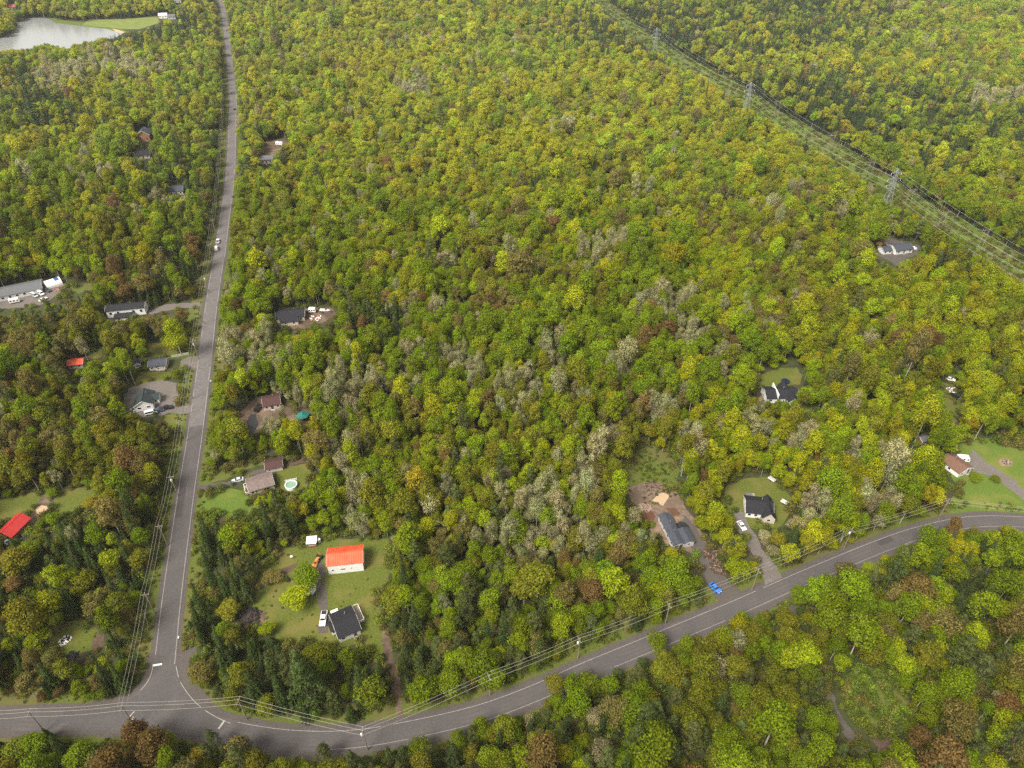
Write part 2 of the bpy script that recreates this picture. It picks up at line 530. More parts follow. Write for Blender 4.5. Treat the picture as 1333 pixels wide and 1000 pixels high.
patch('lawn', [(938, 650), (945, 632), (965, 624), (1000, 620), (1020, 633), (1031, 650), (1031, 668), (1016, 684), (996, 690), (978, 686), (955, 668), (940, 662)], LAWN_Z, GRASS)
patch('driveway', [(953, 668), (962, 664), (972, 678), (985, 698), (1000, 725), (1012, 742), (1020, 756), (996, 764), (992, 745), (980, 722), (968, 700), (958, 684)], DRIVE_Z, GRAVEL_PALE)
patch('lawn', [(812, 605), (828, 583), (850, 580), (872, 592), (884, 615), (884, 640), (866, 645), (850, 628), (815, 632)], LAWN_Z, GRASS_WILD)
patch('dirt_yard', [(812, 634), (850, 626), (880, 640), (892, 655), (905, 680), (918, 705), (921, 722), (904, 722), (880, 714), (862, 700), (848, 686), (840, 664), (822, 652)], DIRT_Z, M('building_site_soil', (0.2, 0.145, 0.105), (0.085, 0.06, 0.045), 0.7, 0.95, 0.5, detail=9, col3=(0.12, 0.085, 0.06), scale3=0.16))
patch('driveway', [(889, 668), (903, 685), (918, 708), (926, 728), (946, 752), (965, 770), (948, 792), (925, 775), (913, 748), (906, 724), (892, 700)], DRIVE_Z, GRAVEL)
patch('sand_pad', [(849, 652), (860, 640), (872, 645), (863, 659)], 0.068, SAND, wob=0.15)
patch('sand_apron', [(876, 672), (886, 676), (898, 690), (893, 695), (884, 688)], 0.065, SAND_DIRTY, keep=False)
patch('sand_apron', [(846, 690), (858, 676), (862, 690), (874, 710), (868, 712), (856, 700)], 0.065, SAND_DIRTY, keep=False)
patch('earth_patch', [(834, 675), (842, 664), (852, 668), (850, 680), (840, 685)], 0.065, DIRT_RED, keep=False)
patch('earth_patch', [(866, 662), (880, 660), (887, 668), (876, 671)], 0.065, DIRT_RED, keep=False)
patch('lawn', [(984, 504), (992, 487), (1012, 478), (1036, 478), (1044, 488), (1040, 500), (1015, 505)], LAWN_Z, GRASS)
patch('lawn', [(1042, 528), (1062, 524), (1066, 532), (1052, 540), (1044, 538)], LAWN_Z, GRASS)
patch('gravel_yard', [(1141, 333), (1143, 316), (1152, 308), (1172, 314), (1198, 320), (1196, 330), (1180, 338), (1170, 347), (1160, 341)], DIRT_Z, GRAVEL)
patch('gravel_yard', [(-40, 402), (-40, 395), (40, 382), (58, 368), (84, 366), (86, 376), (72, 386), (50, 398), (10, 402)], DIRT_Z, GRAVEL_PALE)
patch('lawn', [(141, 402), (146, 397), (164, 395), (168, 400), (150, 404)], LAWN_Z, GRASS)
patch('driveway', [(190, 404), (215, 397), (262, 393), (262, 399), (218, 404), (196, 410)], DRIVE_Z, GRAVEL_PALE)
patch('lawn', [(92, 374), (104, 370), (120, 369), (122, 376), (105, 382), (94, 382)], LAWN_Z, GRASS_WILD)
patch('dirt_yard', [(357, 408), (365, 401), (432, 401), (440, 408), (425, 419), (404, 426), (386, 432), (365, 428)], DIRT_Z, DIRT)
patch('dirt_yard', [(306, 541), (318, 530), (336, 518), (350, 514), (366, 528), (410, 536), (412, 548), (392, 552), (350, 552), (330, 568), (318, 556)], DIRT_Z, DIRT, keep=False)
KEEP += [[(308, 541), (320, 531), (336, 524), (344, 533), (338, 540)], [(344, 518), (352, 514), (364, 520), (362, 530), (346, 532)], [(386, 540), (394, 536), (404, 541), (400, 549), (388, 548)], [(320, 548), (333, 540), (338, 552), (334, 568), (324, 566)]]
patch('driveway', [(321, 548), (326, 541), (332, 540), (335, 552), (333, 568), (324, 566)], DRIVE_Z, SEAL)
patch('hay_field', [(108, 33), (114, 26), (160, 25), (205, 21.5), (207, 30), (182, 38), (164, 38)], 0.06, FIELD)
patch('shore', [(60, 22), (80, 26), (110, 29), (150, 33), (166, 41), (160, 44), (140, 38), (95, 33), (72, 30)], 0.05, GRASS_FAR)
patch('trail', [(1026, 790), (1034, 788), (1042, 815), (1054, 850), (1070, 880), (1086, 905), (1100, 935), (1116, 965), (1110, 972), (1092, 945), (1076, 912), (1060, 884), (1044, 854), (1032, 818)], 0.05, GRAVEL, keep=False)
KEEP.append([(1080, 905), (1088, 905), (1114, 960), (1106, 968)])
patch('clearing', [(1096, 882), (1122, 868), (1158, 880), (1182, 905), (1188, 934), (1160, 950), (1128, 956), (1108, 936)], 0.04, GRASS_WILD, keep=False)
KEEP.append([(1112, 905), (1130, 895), (1160, 905), (1172, 925), (1160, 938), (1132, 940)])
patch('dirt_patch', [(1128, 960), (1140, 955), (1160, 958), (1180, 966), (1176, 978), (1158, 974), (1150, 990), (1144, 985), (1146, 972)], DIRT_Z, DIRT, keep=False)
KEEP.append([(1135, 962), (1160, 962), (1172, 968), (1150, 975)])
patch('clearing', [(1222, 522), (1228, 485), (1240, 478), (1246, 500), (1250, 530), (1244, 560), (1256, 574), (1240, 574), (1230, 550)], 0.04, GRASS_WILD, keep=False)
KEEP.append([(1232, 494), (1240, 488), (1246, 505), (1246, 524), (1236, 524)])
patch('dirt_yard', [(312, 800), (322, 795), (344, 796), (350, 804), (342, 813), (328, 815), (314, 811)], DIRT_Z, DIRT)
patch('dirt_yard', [(342, 186), (370, 181), (382, 190), (378, 205), (340, 214)], DIRT_Z, DIRT, keep=False)

# power-line corridor
CORR_PX = [(745, -30), (772, -8), (813, 28), (862, 64), (935, 104), (997, 145), (1047, 173), (1100, 207), (1157, 248), (1215, 282), (1333, 352), (1480, 440)]
CORR = smooth_line(Garr(CORR_PX), 12.0)
strip('power_line_corridor', CORR, -14, 14, 0.03, GRASS_FAR, wob=2)
ctrack = smooth_line(Garr([(1120, 232), (1160, 262), (1185, 274), (1200, 283), (1225, 296), (1262, 325), (1300, 345), (1340, 368)]), 6)
strip('trail', ctrack, -1.2, 1.2, 0.05, DIRT, wob=0.5)

# the lake
mw, nw, lw = new_mat('lake_water')
b = nw['Principled BSDF']
b.inputs['Base Color'].default_value = (0.2, 0.21, 0.215, 1)
b.inputs['Roughness'].default_value = 0.18
b.inputs['IOR'].default_value = 1.4
nz = nw.new('ShaderNodeTexNoise')
nz.inputs['Scale'].default_value = 0.5
nz.inputs['Detail'].default_value = 4
bp = nw.new('ShaderNodeBump')
bp.inputs['Strength'].default_value = 0.15
bp.inputs['Distance'].default_value = 0.1
tc = nw.new('ShaderNodeTexCoord')
lw.new(tc.outputs['Object'], nz.inputs['Vector'])
lw.new(nz.outputs['Fac'], bp.inputs['Height'])
lw.new(bp.outputs[0], b.inputs['Normal'])
LAKE = [(-120, 62), (-40, 54), (3, 50), (18, 44), (22, 30), (40, 23), (62, 24), (78, 29), (98, 32), (125, 34.5), (148, 38), (162, 42.5), (150, 49), (128, 56), (100, 62), (60, 67), (15, 70), (-120, 78)]
sheet('lake', Garr(LAKE), 0.045, mw, wob=2.0, step=8)
FOOT.append(Garr(LAKE))
KEEP.append([(-120, 62), (-2, 55), (4, 50), (18, 44), (22, 30), (40, 24), (62, 25), (78, 29), (98, 32), (125, 34.5), (148, 38), (158, 41.5), (140, 46), (118, 51), (100, 55), (80, 60), (55, 52), (48, 58), (36, 62), (5, 63), (-120, 66)])
patch('beach', [(146, 37.5), (154, 39), (163, 42), (158, 43.5), (150, 41)], 0.055, SAND, keep=False, wob=0)

# ------------------------------------------------------------------ houses
WHITE = M('white_siding', (0.68, 0.67, 0.66), (0.6, 0.59, 0.58), 0.8, 0.7, stretch=(0.3, 0.3, 6))
CREAM = M('cream_siding', (0.5, 0.44, 0.38), (0.42, 0.36, 0.31), 0.8, 0.75, stretch=(0.3, 0.3, 6))
GREYW = M('grey_siding', (0.45, 0.44, 0.43), (0.37, 0.36, 0.35), 0.8, 0.75, stretch=(0.3, 0.3, 6))
WOODW = M('timber_wall', (0.32, 0.16, 0.07), (0.22, 0.11, 0.05), 1.0, 0.75, stretch=(0.3, 0.3, 6))
SHINGLE = M('charcoal_shingle', (0.02, 0.02, 0.024), (0.012, 0.012, 0.015), 2.5, 0.85, 0.1, detail=9)
SHINGLE_BLUE = M('slate_shingle', (0.06, 0.066, 0.082), (0.034, 0.038, 0.05), 1.4, 0.85, 0.1, detail=9)
SHINGLE_GREY = M('grey_shingle', (0.12, 0.122, 0.13), (0.085, 0.087, 0.094), 1.2, 0.85, 0.1, detail=9)
SHINGLE_GREEN = M('green_shingle', (0.03, 0.042, 0.042), (0.02, 0.027, 0.028), 2.0, 0.85, 0.1, detail=9)
SHINGLE_BROWN = M('mottled_shingle', (0.2, 0.15, 0.135), (0.09, 0.068, 0.065), 1.8, 0.9, 0.1, detail=10)
SHINGLE_MAROON = M('maroon_shingle', (0.075, 0.035, 0.032), (0.05, 0.024, 0.024), 2.0, 0.9, 0.1, detail=9)
SHINGLE_TAN = M('tan_shingle', (0.16, 0.09, 0.062), (0.11, 0.06, 0.042), 2.0, 0.9, 0.1, detail=9)
METAL_ORANGE = M('orange_metal_roof', (0.58, 0.085, 0.03), (0.46, 0.06, 0.022), 0.9, 0.5, spec=0.3, stretch=(2.5, 0.25, 0.25), col3=(0.5, 0.09, 0.04), scale3=0.4)
METAL_RED = M('red_metal_roof', (0.42, 0.03, 0.028), (0.32, 0.02, 0.019), 0.9, 0.4, spec=0.4, stretch=(0.25, 2.5, 0.25))
TRIM = M('white_trim', (0.75, 0.74, 0.72), (0.68, 0.67, 0.65), 2.0, 0.6)
GLASS = M('window_glass', (0.018, 0.022, 0.028), (0.012, 0.014, 0.018), 1.0, 0.12, spec=0.5)
DOOR = M('door_paint', (0.06, 0.05, 0.05), (0.045, 0.04, 0.04), 1.0, 0.6)
DECKW = M('deck_boards', (0.3, 0.25, 0.2), (0.2, 0.165, 0.13), 1.0, 0.8, stretch=(6, 0.5, 1))
CONC = M('concrete', (0.36, 0.34, 0.31), (0.27, 0.25, 0.23), 1.0, 0.9)
PIPE = M('grey_metal', (0.3, 0.3, 0.3), (0.22, 0.22, 0.22), 1.0, 0.5)
DARKM = M('dark_metal', (0.03, 0.03, 0.032), (0.02, 0.02, 0.02), 1.0, 0.5)
RUBBER = M('rubber', (0.02, 0.02, 0.02), (0.014, 0.014, 0.014), 1.0, 0.9)

SPOTS = {}

def frame_of(fl, fr):
    a, b = np.array(G(*fl)), np.array(G(*fr))
    d = b - a
    w = float(np.linalg.norm(d))
    return a, d / w, w, math.atan2(d[1], d[0])

def window(parent, x, y, z, w, h, side):
    """side: 'f' front (-y), 'l' left (-x), 'r' right (+x)"""
    t = 0.05
    def bx(m, x0, x1, z0, z1, d0, d1):
        if side == 'f':
            m.box(x + x0, x + x1, y - d1, y - d0, z + z0, z + z1)
        elif side == 'l':
            m.box(x - d1, x - d0, y + x0, y + x1, z + z0, z + z1)
        else:
            m.box(x + d0, x + d1, y + x0, y + x1, z + z0, z + z1)
    m = MB()
    fwid = 0.1
    bx(m, -w / 2 - fwid, -w / 2, -fwid, h + fwid, -0.02, t)
    bx(m, w / 2, w / 2 + fwid, -fwid, h + fwid, -0.02, t)
    bx(m, -w / 2, w / 2, -fwid, 0, -0.02, t)
    bx(m, -w / 2, w / 2, h, h + fwid, -0.02, t)
    o = m.build('window', TRIM, parent)
    g = MB()
    bx(g, -w / 2, w / 2, 0, h, -0.02, 0.02)
    g.build('pane', GLASS, o)
    return o

def gable_roof(w, d, wall, rise, ridge, oh, th=0.16, ends=None):
    """two slabs; ridge 'x' runs along the front, 'y' runs away from it"""
    m = MB()
    if ridge == 'y':
        half, length = w / 2, d / 2 + oh
    else:
        half, length = d / 2, w / 2 + oh
    sl = rise / half
    e = half + oh
    for s in (-1, 1):
        P = [(0, wall + rise + 0.02), (s * e, wall - sl * oh + 0.02), (s * e, wall - sl * oh + 0.02 + th), (0, wall + rise + 0.02 + th * 1.05)]
        if ridge == 'y':
            m.add([(x, y, z) for y in (-length, length) for x, z in P], [(0, 1, 2, 3), (4, 7, 6, 5), (0, 4, 5, 1), (1, 5, 6, 2), (2, 6, 7, 3), (3, 7, 4, 0)])
        else:
            m.add([(y, x, z) for y in (-length, length) for x, z in P], [(0, 1, 2, 3), (4, 7, 6, 5), (0, 4, 5, 1), (1, 5, 6, 2), (2, 6, 7, 3), (3, 7, 4, 0)])
    return m

def walls_mesh(w, d, wall, rise, ridge, x0=0, y0=0):
    m = MB()
    W, D = w / 2, d / 2
    if ridge == 'y':
        m.add([(-W, -D, 0), (W, -D, 0), (W, -D, wall), (0, -D, wall + rise), (-W, -D, wall), (-W, D, 0), (W, D, 0), (W, D, wall), (0, D, wall + rise), (-W, D, wall)],
              [(0, 1, 2, 3, 4), (9, 8, 7, 6, 5), (0, 4, 9, 5), (1, 6, 7, 2), (4, 3, 8, 9), (3, 2, 7, 8)])
    else:
        m.add([(-W, -D, 0), (-W, D, 0), (-W, D, wall), (-W, 0, wall + rise), (-W, -D, wall), (W, -D, 0), (W, D, 0), (W, D, wall), (W, 0, wall + rise), (W, -D, wall)],
              [(0, 1, 2, 3, 4), (9, 8, 7, 6, 5), (0, 4, 9, 5), (1, 6, 7, 2), (4, 3, 8, 9), (3, 2, 7, 8)])
    m.v = [(x + x0, y + y0, z) for x, y, z in m.v]
    return m

def ridge_cap(w, d, wall, rise, ridge, oh, mat, parent):
    m = MB()
    z = wall + rise + 0.19
    if ridge == 'y':
        m.box(-0.16, 0.16, -d / 2 - oh - 0.02, d / 2 + oh + 0.02, z - 0.03, z + 0.05)
    else:
        m.box(-w / 2 - oh - 0.02, w / 2 + oh + 0.02, -0.16, 0.16, z - 0.03, z + 0.05)
    return m.build('ridge_cap', mat, parent)

def fascia(w, d, wall, rise, ridge, oh, parent, mat=None):
    """white boards along the roof edges"""
    m = MB()
    th = 0.16
    if ridge == 'y':
        half, length = w / 2, d / 2 + oh
    else:
        half, length = d / 2, w / 2 + oh
    sl = rise / half
    e = half + oh
    for yy in (-length - 0.05, length + 0.003):
        m = MB()
        for s in (-1, 1):
            P = [(0, wall + rise - 0.08), (s * e, wall - sl * oh - 0.08), (s * e, wall - sl * oh + th), (0, wall + rise + th)]
            v = [(x, y, z) for y in (yy, yy + 0.047) for x, z in P]
            if ridge != 'y':
                v = [(y, x, z) for x, y, z in v]
            m.add(v, [(0, 1, 2, 3), (4, 7, 6, 5), (0, 4, 5, 1), (1, 5, 6, 2), (2, 6, 7, 3), (3, 7, 4, 0)])
        m.build('roof_trim', mat or TRIM, parent)

def house(name, label, cat, fl, fr, depth, wall, rise, ridge, wmat, rmat, wins=3, side_wins=1, door=True, oh=0.4, trim=True, vent=1, keep=True, group=None, win=None, key=None, keep_grow=0.0):
    a, d, w, rz = frame_of(fl, fr)
    n = np.array([-d[1], d[0]])
    c = a + d * w / 2 + n * depth / 2
    e = empty(name, c[0], c[1], rz)
    tag(e, label, cat, group)
    walls_mesh(w, depth, wall, rise, ridge).build('wall', wmat, e)
    roof = gable_roof(w, depth, wall, rise, ridge, oh).build('roof', rmat, e)
    ridge_cap(w, depth, wall, rise, ridge, oh, rmat, roof)
    if rmat in (METAL_ORANGE, METAL_RED):      # standing seams run down each slope
        half, length = (w / 2, depth / 2 + oh) if ridge == 'y' else (depth / 2, w / 2 + oh)
        ns = int(length * 2 / 0.75)
        for s in (-1, 1):
            for k in range(1, ns):
                t = -length + 2 * length * k / ns
                a = (0, wall + rise + 0.2)
                b = (s * (half + oh), wall - rise / half * oh + 0.2)
                P = [(t, a[0], a[1]), (t, b[0], b[1])] if ridge == 'x' else [(a[0], t, a[1]), (b[0], t, b[1])]
                MB().bar(P[0], P[1], 0.045, n=4).build('roof_seam', rmat, roof)
    if trim:
        fascia(w, depth, wall, rise, ridge, oh, roof)
    for k in range(vent):
        vx = w * (0.12 + 0.2 * k) if ridge == 'x' else w * 0.14
        vy = depth * (0.18 if ridge == 'x' else 0.2 - 0.3 * k)
        MB().bar((vx, vy, wall), (vx, vy, wall + rise + 0.45), 0.12).build('vent_pipe', PIPE, roof)
    if win:
        for (fx, fz, ww, hh) in win:
            window(e, -w / 2 + fx * w, -depth / 2, fz, ww, hh, 'f')
    else:
        for k in range(wins):
            fx = (k + 0.5) / wins
            if door and k == wins // 2 and wins > 1:
                continue
            window(e, -w / 2 + fx * w, -depth / 2, wall * 0.38, min(1.2, w / wins * 0.45), wall * 0.36, 'f')
    if door:
        m = MB()
        dx = -w / 2 + (wins // 2 + 0.5) / max(wins, 1) * w
        m.box(dx - 0.5, dx + 0.5, -depth / 2 - 0.05, -depth / 2 + 0.02, 0.15, 2.15)
        dd = m.build('door', DOOR, e)
        MB().box(dx + 0.32, dx + 0.42, -depth / 2 - 0.1, -depth / 2 - 0.051, 1.05, 1.15).build('handle', PIPE, dd)
        MB().box(dx - 0.8, dx + 0.8, -depth / 2 - 0.9, -depth / 2 - 0.003, 0.0, 0.14).build('step', CONC, e)
    sd = 'l' if c[0] > 0 else 'r'
    for k in range(side_wins):
        window(e, (-w / 2 if sd == 'l' else w / 2), -depth / 2 + (k + 0.5) / side_wins * depth, wall * 0.38, 1.0, wall * 0.36, sd)
    # what the house takes up, on the ground and in the picture
    g = 1.2 + keep_grow
    corners = [c + d * sx * (w / 2 + g) + n * sy * (depth / 2 + g) for sx, sy in ((-1, -1), (1, -1), (1, 1), (-1, 1))]
    FOOT.append(np.array(corners))
    if keep:
        pts = []
        for sx, sy in ((-1, -1), (1, -1), (1, 1), (-1, 1)):
            q = c + d * sx * (w / 2 + 0.3) + n * sy * (depth / 2 + 0.3)
            for z in ((0.8 if keep is True else wall * 0.8), wall + (rise if ridge == 'y' else 0)):
                pts.append(proj(q[0], q[1], z))
        for s in (-1, 1):
            q = c + (d * s * w / 2 if ridge == 'x' else n * s * depth / 2)
            pts.append(proj(q[0], q[1], wall + rise))
        KEEP.append(hull(pts))
    if key:
        SPOTS[key] = (c[0], c[1])
    e['half'] = [w / 2, depth / 2]
    return e, w, depth

def hull(P):
    P = sorted(set((round(a, 2), round(b, 2)) for a, b in P))
    def half(Q):
        h = []
        for p in Q:
            while len(h) > 1 and (h[-1][0] - h[-2][0]) * (p[1] - h[-2][1]) - (h[-1][1] - h[-2][1]) * (p[0] - h[-2][0]) <= 0:
                h.pop()
            h.append(p)
        return h
    return half(P)[:-1] + half(P[::-1])[:-1]

def deck(parent, x0, x1, y0, y1, z, rail=True, mat=None, name='deck'):
    o = MB().box(x0, x1, y0, y1, z - 0.15, z).build(name, mat or DECKW, parent)
    for x in (x0 + 0.1, x1 - 0.1):
        for y in (y0 + 0.1, y1 - 0.1):
            MB().box(x - 0.07, x + 0.07, y - 0.07, y + 0.07, 0, z - 0.153).build('post', DECKW, o)
    if rail:
        m = MB()
        for (ax, ay, bx_, by) in ((x0, y0, x1, y0), (x1, y0, x1, y1), (x0, y1, x1, y1), (x0, y0, x0, y1)):
            L = math.hypot(bx_ - ax, by - ay)
            m.box(min(ax, bx_) - 0.06, max(ax, bx_) + 0.06, min(ay, by) - 0.06, max(ay, by) + 0.06, z + 0.9, z + 1.02)
            for k in range(int(L / 0.9) + 1):
                t = k / max(1, int(L / 0.9))
                x, y = ax + (bx_ - ax) * t, ay + (by - ay) * t
                m.box(x - 0.06, x + 0.06, y - 0.06, y + 0.06, z, z + 0.9)
        m.build('railing', TRIM, o)
    return o

def wing(parent, x0, x1, y0, y1, wall, rise, ridge, wmat, rmat, win=1, oh=0.35):
    """an extra volume of the same house"""
    w, d = x1 - x0, y1 - y0
    cx, cy_ = (x0 + x1) / 2, (y0 + y1) / 2
    m = walls_mesh(w, d, wall, rise, ridge, cx, cy_)
    wl_ = m.build('wing', wmat, parent)
    r = gable_roof(w, d, wall, rise, ridge, oh)
    r.v = [(x + cx, y + cy_, z) for x, y, z in r.v]
    r.build('roof', rmat, wl_)
    for k in range(win):
        window(wl_, x0 + (k + 0.5) / win * w, y0, wall * 0.4, 1.0, wall * 0.36, 'f')
    return wl_

# the barn with the orange roof
house('barn', 'long white barn with a bright orange metal roof on a mown lawn', 'barn', (428.5, 748), (474, 743), 7.4, 4.6, 1.6, 'x', WHITE, METAL_ORANGE,
      win=[(0.13, 1.7, 0.7, 0.7), (0.42, 1.8, 1.6, 0.6), (0.66, 2.0, 0.5, 0.5)], door=False, side_wins=0, vent=0, key='orange-roofed barn', oh=0.25)
# black-roofed house below it
e, w, d = house('house', 'white house with a wide black roof and a railed deck, below the orange-roofed barn', 'house', (443, 837), (470, 825), 9.3, 2.7, 2.1, 'x', WHITE, SHINGLE,
      win=[(0.2, 1.0, 1.0, 0.9), (0.78, 1.3, 0.6, 0.6)], door=True, side_wins=2, key='house with the railed deck', wins=2)
deck(e, w / 2 + 0.45, w / 2 + 2.4, -d / 2 + 3.2, d / 2 + 0.3, 1.1)
wing(e, -w / 2 - 1.3, -w / 2 + 0.3, -1.0, 2.6, 2.3, 0.8, 'x', WHITE, SHINGLE)
MB().box(-w / 2 + 0.6, -w / 2 + 3.0, d / 2 + 0.4, d / 2 + 3.0, 0, 0.5).build('porch', TRIM, e)
# brown-roofed bungalow with pool
e, w, d = house('house', 'cream bungalow with a mottled grey-brown roof beside the round pool', 'house', (326.5, 646), (358, 636.5), 7.4, 2.5, 1.4, 'x', CREAM, SHINGLE_BROWN,
      win=[(0.12, 0.9, 0.9, 1.0), (0.27, 0.9, 0.7, 0.9), (0.75, 0.9, 1.2, 0.9)], wins=4, side_wins=1, key='mottled-roofed bungalow', keep=True)
deck(e, -w / 2 - 1.5, -w / 2 - 0.1, -d / 2 + 0.8, d / 2 - 1.5, 0.7, True)
house('garage', 'cream garage with a maroon shingle roof behind the bungalow with the pool', 'garage', (347.5, 616), (368.5, 612), 5.2, 2.2, 1.0, 'x', CREAM, SHINGLE_MAROON, win=[(0.2, 0.8, 0.5, 0.8), (0.62, 0.9, 0.9, 0.6)], door=False, side_wins=0, vent=0)
# white-gabled house on the gravel lot
e, w, d = house('house', 'white house with a dark green-grey roof, gable facing a gravel lot by the straight road', 'house', (177, 536.5), (201, 532.5), 9.2, 3.0, 2.2, 'y', WHITE, SHINGLE_GREEN,
      win=[(0.25, 1.2, 1.3, 0.9), (0.75, 1.3, 1.3, 0.9)], door=False, side_wins=2, key='white house on the gravel lot')
wing(e, w / 2 - 0.5, w / 2 + 2.0, -1.0, 3.2, 2.7, 1.0, 'x', WHITE, SHINGLE_GREEN)
# small grey bungalow
e, w, d = house('house', 'small cream bungalow with a slate roof beside the white roadside fence', 'house', (195.5, 483), (217, 481), 6.2, 2.5, 1.3, 'x', CREAM, SHINGLE_BLUE, wins=3, side_wins=1)
deck(e, 0, w / 2 - 0.4, -d / 2 - 1.6, -d / 2 - 0.1, 0.5, True)
house('shed', 'small dark-roofed shed on the lawn next to the slate-roofed bungalow', 'shed', (176, 480), (184, 478), 3.6, 2.0, 0.8, 'y', WHITE, SHINGLE_BLUE, wins=1, door=False, side_wins=0, vent=0)
house('shed', 'red-orange metal-roofed shed among trees, far from the road', 'shed', (90.5, 481), (109, 479), 5.0, 2.4, 1.2, 'x', CREAM, METAL_ORANGE, wins=2, door=False, side_wins=0, vent=0, keep=True)
# long white bungalow with dark front wing
e, w, d = house('house', 'long white bungalow with charcoal roof and a front garage wing', 'house', (141, 414), (190.5, 409), 6.0, 4.2, 1.3, 'x', WHITE, SHINGLE, wins=5, side_wins=1, key='long white bungalow', keep=True)
wing(e, -w * 0.26, w * 0.2, -d / 2 - 4.5, -d / 2 + 0.2, 2.0, 0.7, 'x', WHITE, SHINGLE, 2)
# the long grey-roofed building at the edge
house('workshop', 'very long low workshop with a blue-grey roof and vehicles parked along it', 'workshop', (-28, 399), (56.5, 381), 11, 2.9, 1.6, 'x', WHITE, SHINGLE_GREY, wins=9, side_wins=1, vent=2, keep='top', key='long grey-roofed workshop')
# red-roofed house at left edge
house('house', 'narrow timber cabin with a glossy red metal roof beside an oval lawn', 'house', (1.5, 700.5), (18.5, 704), 8.2, 2.7, 1.6, 'y', WOODW, METAL_RED, wins=2, door=True, side_wins=1, vent=0, oh=0.7, key='red-roofed cabin', trim=False, keep='top')
# house with boat
e, w, d = house('house', 'wide charcoal-roofed house in the trees with a boat parked behind', 'house', (361, 421), (397, 417.5), 8.5, 2.7, 1.8, 'x', CREAM, SHINGLE, wins=4, side_wins=1, keep='top', key='charcoal-roofed house with the boat')
wing(e, -w * 0.32, w * 0.28, -d / 2 - 3.5, -d / 2 + 0.5, 2.5, 1.2, 'x', CREAM, SHINGLE, 2)
# brown roof among trees
house('house', 'maroon-roofed house half hidden by pale trees, near the teal gazebo', 'house', (344.5, 535), (366, 531), 7.0, 2.6, 1.6, 'x', CREAM, SHINGLE_MAROON, wins=3, side_wins=0, keep=False)
# new house on bare earth
e, w, d = house('house', 'narrow new house with slate-blue roof on bare earth, sand pad behind', 'house', (875.5, 716), (889.5, 713.5), 14.0, 2.7, 0.7, 'y', GREYW, SHINGLE_BLUE, wins=2, side_wins=4, vent=2, oh=0.3, key='slate-roofed house on bare earth', trim=False)
wing(e, w / 2 - 0.2, w / 2 + 3.9, -d / 2 + 0.2, -d / 2 + 6.2, 2.5, 0.7, 'y', GREYW, SHINGLE_BLUE, 1, oh=0.3)
# black-roofed twin gable
e, w, d = house('house', 'pale house with a broad black two-part roof above a gravel driveway', 'house', (970, 673), (1004, 677), 8.2, 2.7, 2.1, 'x', WHITE, SHINGLE, wins=4, side_wins=2, key='black two-part roof house')
wing(e, w * 0.1, w * 0.5 + 0.7, -d / 2 - 1.8, d / 2 - 0.8, 2.75, 2.4, 'y', CREAM, SHINGLE, 1)
MB().box(-1.5, 0.0, d / 2 + 0.5, d / 2 + 4.2, 0, 0.35).build('deck', DECKW, e)
MB().box(-4.0, -1.7, d / 2 + 0.5, d / 2 + 2.4, 0, 2.1).build('lean_to', SHINGLE_GREY, e)
# house in the wood with trampoline
e, w, d = house('house', 'white house with three charcoal gables in a clearing, trampoline behind it', 'house', (997, 525), (1038, 524.5), 8.0, 2.8, 1.8, 'x', WHITE, SHINGLE, wins=4, side_wins=1, key='three-gabled house', keep='top')
wing(e, w * 0.14, w * 0.42, -d / 2 - 2.2, 0.2, 2.7, 2.0, 'y', WHITE, SHINGLE, 1)
wing(e, w * 0.1, w * 0.34, 0.2, d / 2 + 2.0, 2.7, 2.0, 'y', WHITE, SHINGLE, 0)
MB().box(-w * 0.18, -w * 0.18 + 0.35, -d / 2 - 0.3, d / 2 + 0.3, 2.5, 5.0).build('party_wall', TRIM, e)
# two buildings at the corridor
house('garage', 'smaller dark-roofed garage in the gravel yard near the power-line corridor', 'garage', (1149, 331.5), (1160, 330.5), 5.5, 2.4, 1.0, 'x', WHITE, SHINGLE_BLUE, wins=2, door=False, side_wins=0, vent=0)
e, w, d = house('house', 'white house with blue-black roof in the gravel yard near the power-line corridor', 'house', (1165, 332), (1187, 329), 8.0, 2.7, 1.7, 'x', WHITE, SHINGLE_BLUE, wins=3, side_wins=1, key='house by the pylon corridor')
# tan-roofed house on lawn at right
house('house', 'small white-gabled house with a tan roof on the wide roadside lawn', 'house', (1246, 622), (1263, 614.5), 8.5, 2.5, 1.5, 'y', WHITE, SHINGLE_TAN, wins=2, side_wins=1, key='tan-roofed house', keep=True)
house('shed', 'tiny brown shed tucked in trees behind the tan-roofed house', 'shed', (1199, 580), (1207, 578), 3.5, 2.2, 0.9, 'x', WOODW, SHINGLE_GREY, wins=1, door=False, side_wins=0, vent=0)
# far houses
house('house', 'far timber-gabled house with a blue roof rising above yellow trees', 'house', (180.5, 184), (196, 183), 10, 5.0, 3.2, 'y', WOODW, SHINGLE_BLUE, wins=2, side_wins=0, oh=0.7)
house('house', 'far low dark-roofed house just below the timber-gabled one', 'house', (178, 208), (196, 206), 9, 3.0, 2.0, 'x', CREAM, SHINGLE, wins=3, side_wins=0, keep='top')
house('house', 'far dark-roofed house deep in green woods, alone near the straight road', 'house', (221, 255), (239, 253.5), 9, 3.0, 2.0, 'x', CREAM, SHINGLE_BLUE, wins=3, side_wins=0, keep='top')
house('house', 'far house with a pale grey roof across the road from the woods houses', 'house', (340, 214), (355, 213), 9, 3.2, 1.6, 'x', CREAM, SHINGLE_GREY, wins=3, side_wins=0, keep=True)
house('house', 'dark-roofed house hidden by a rust-coloured tree, white van nearby', 'house', (156, 330), (180, 327), 8, 2.8, 2.0, 'x', CREAM, SHINGLE_BLUE, wins=3, side_wins=0, keep=False)
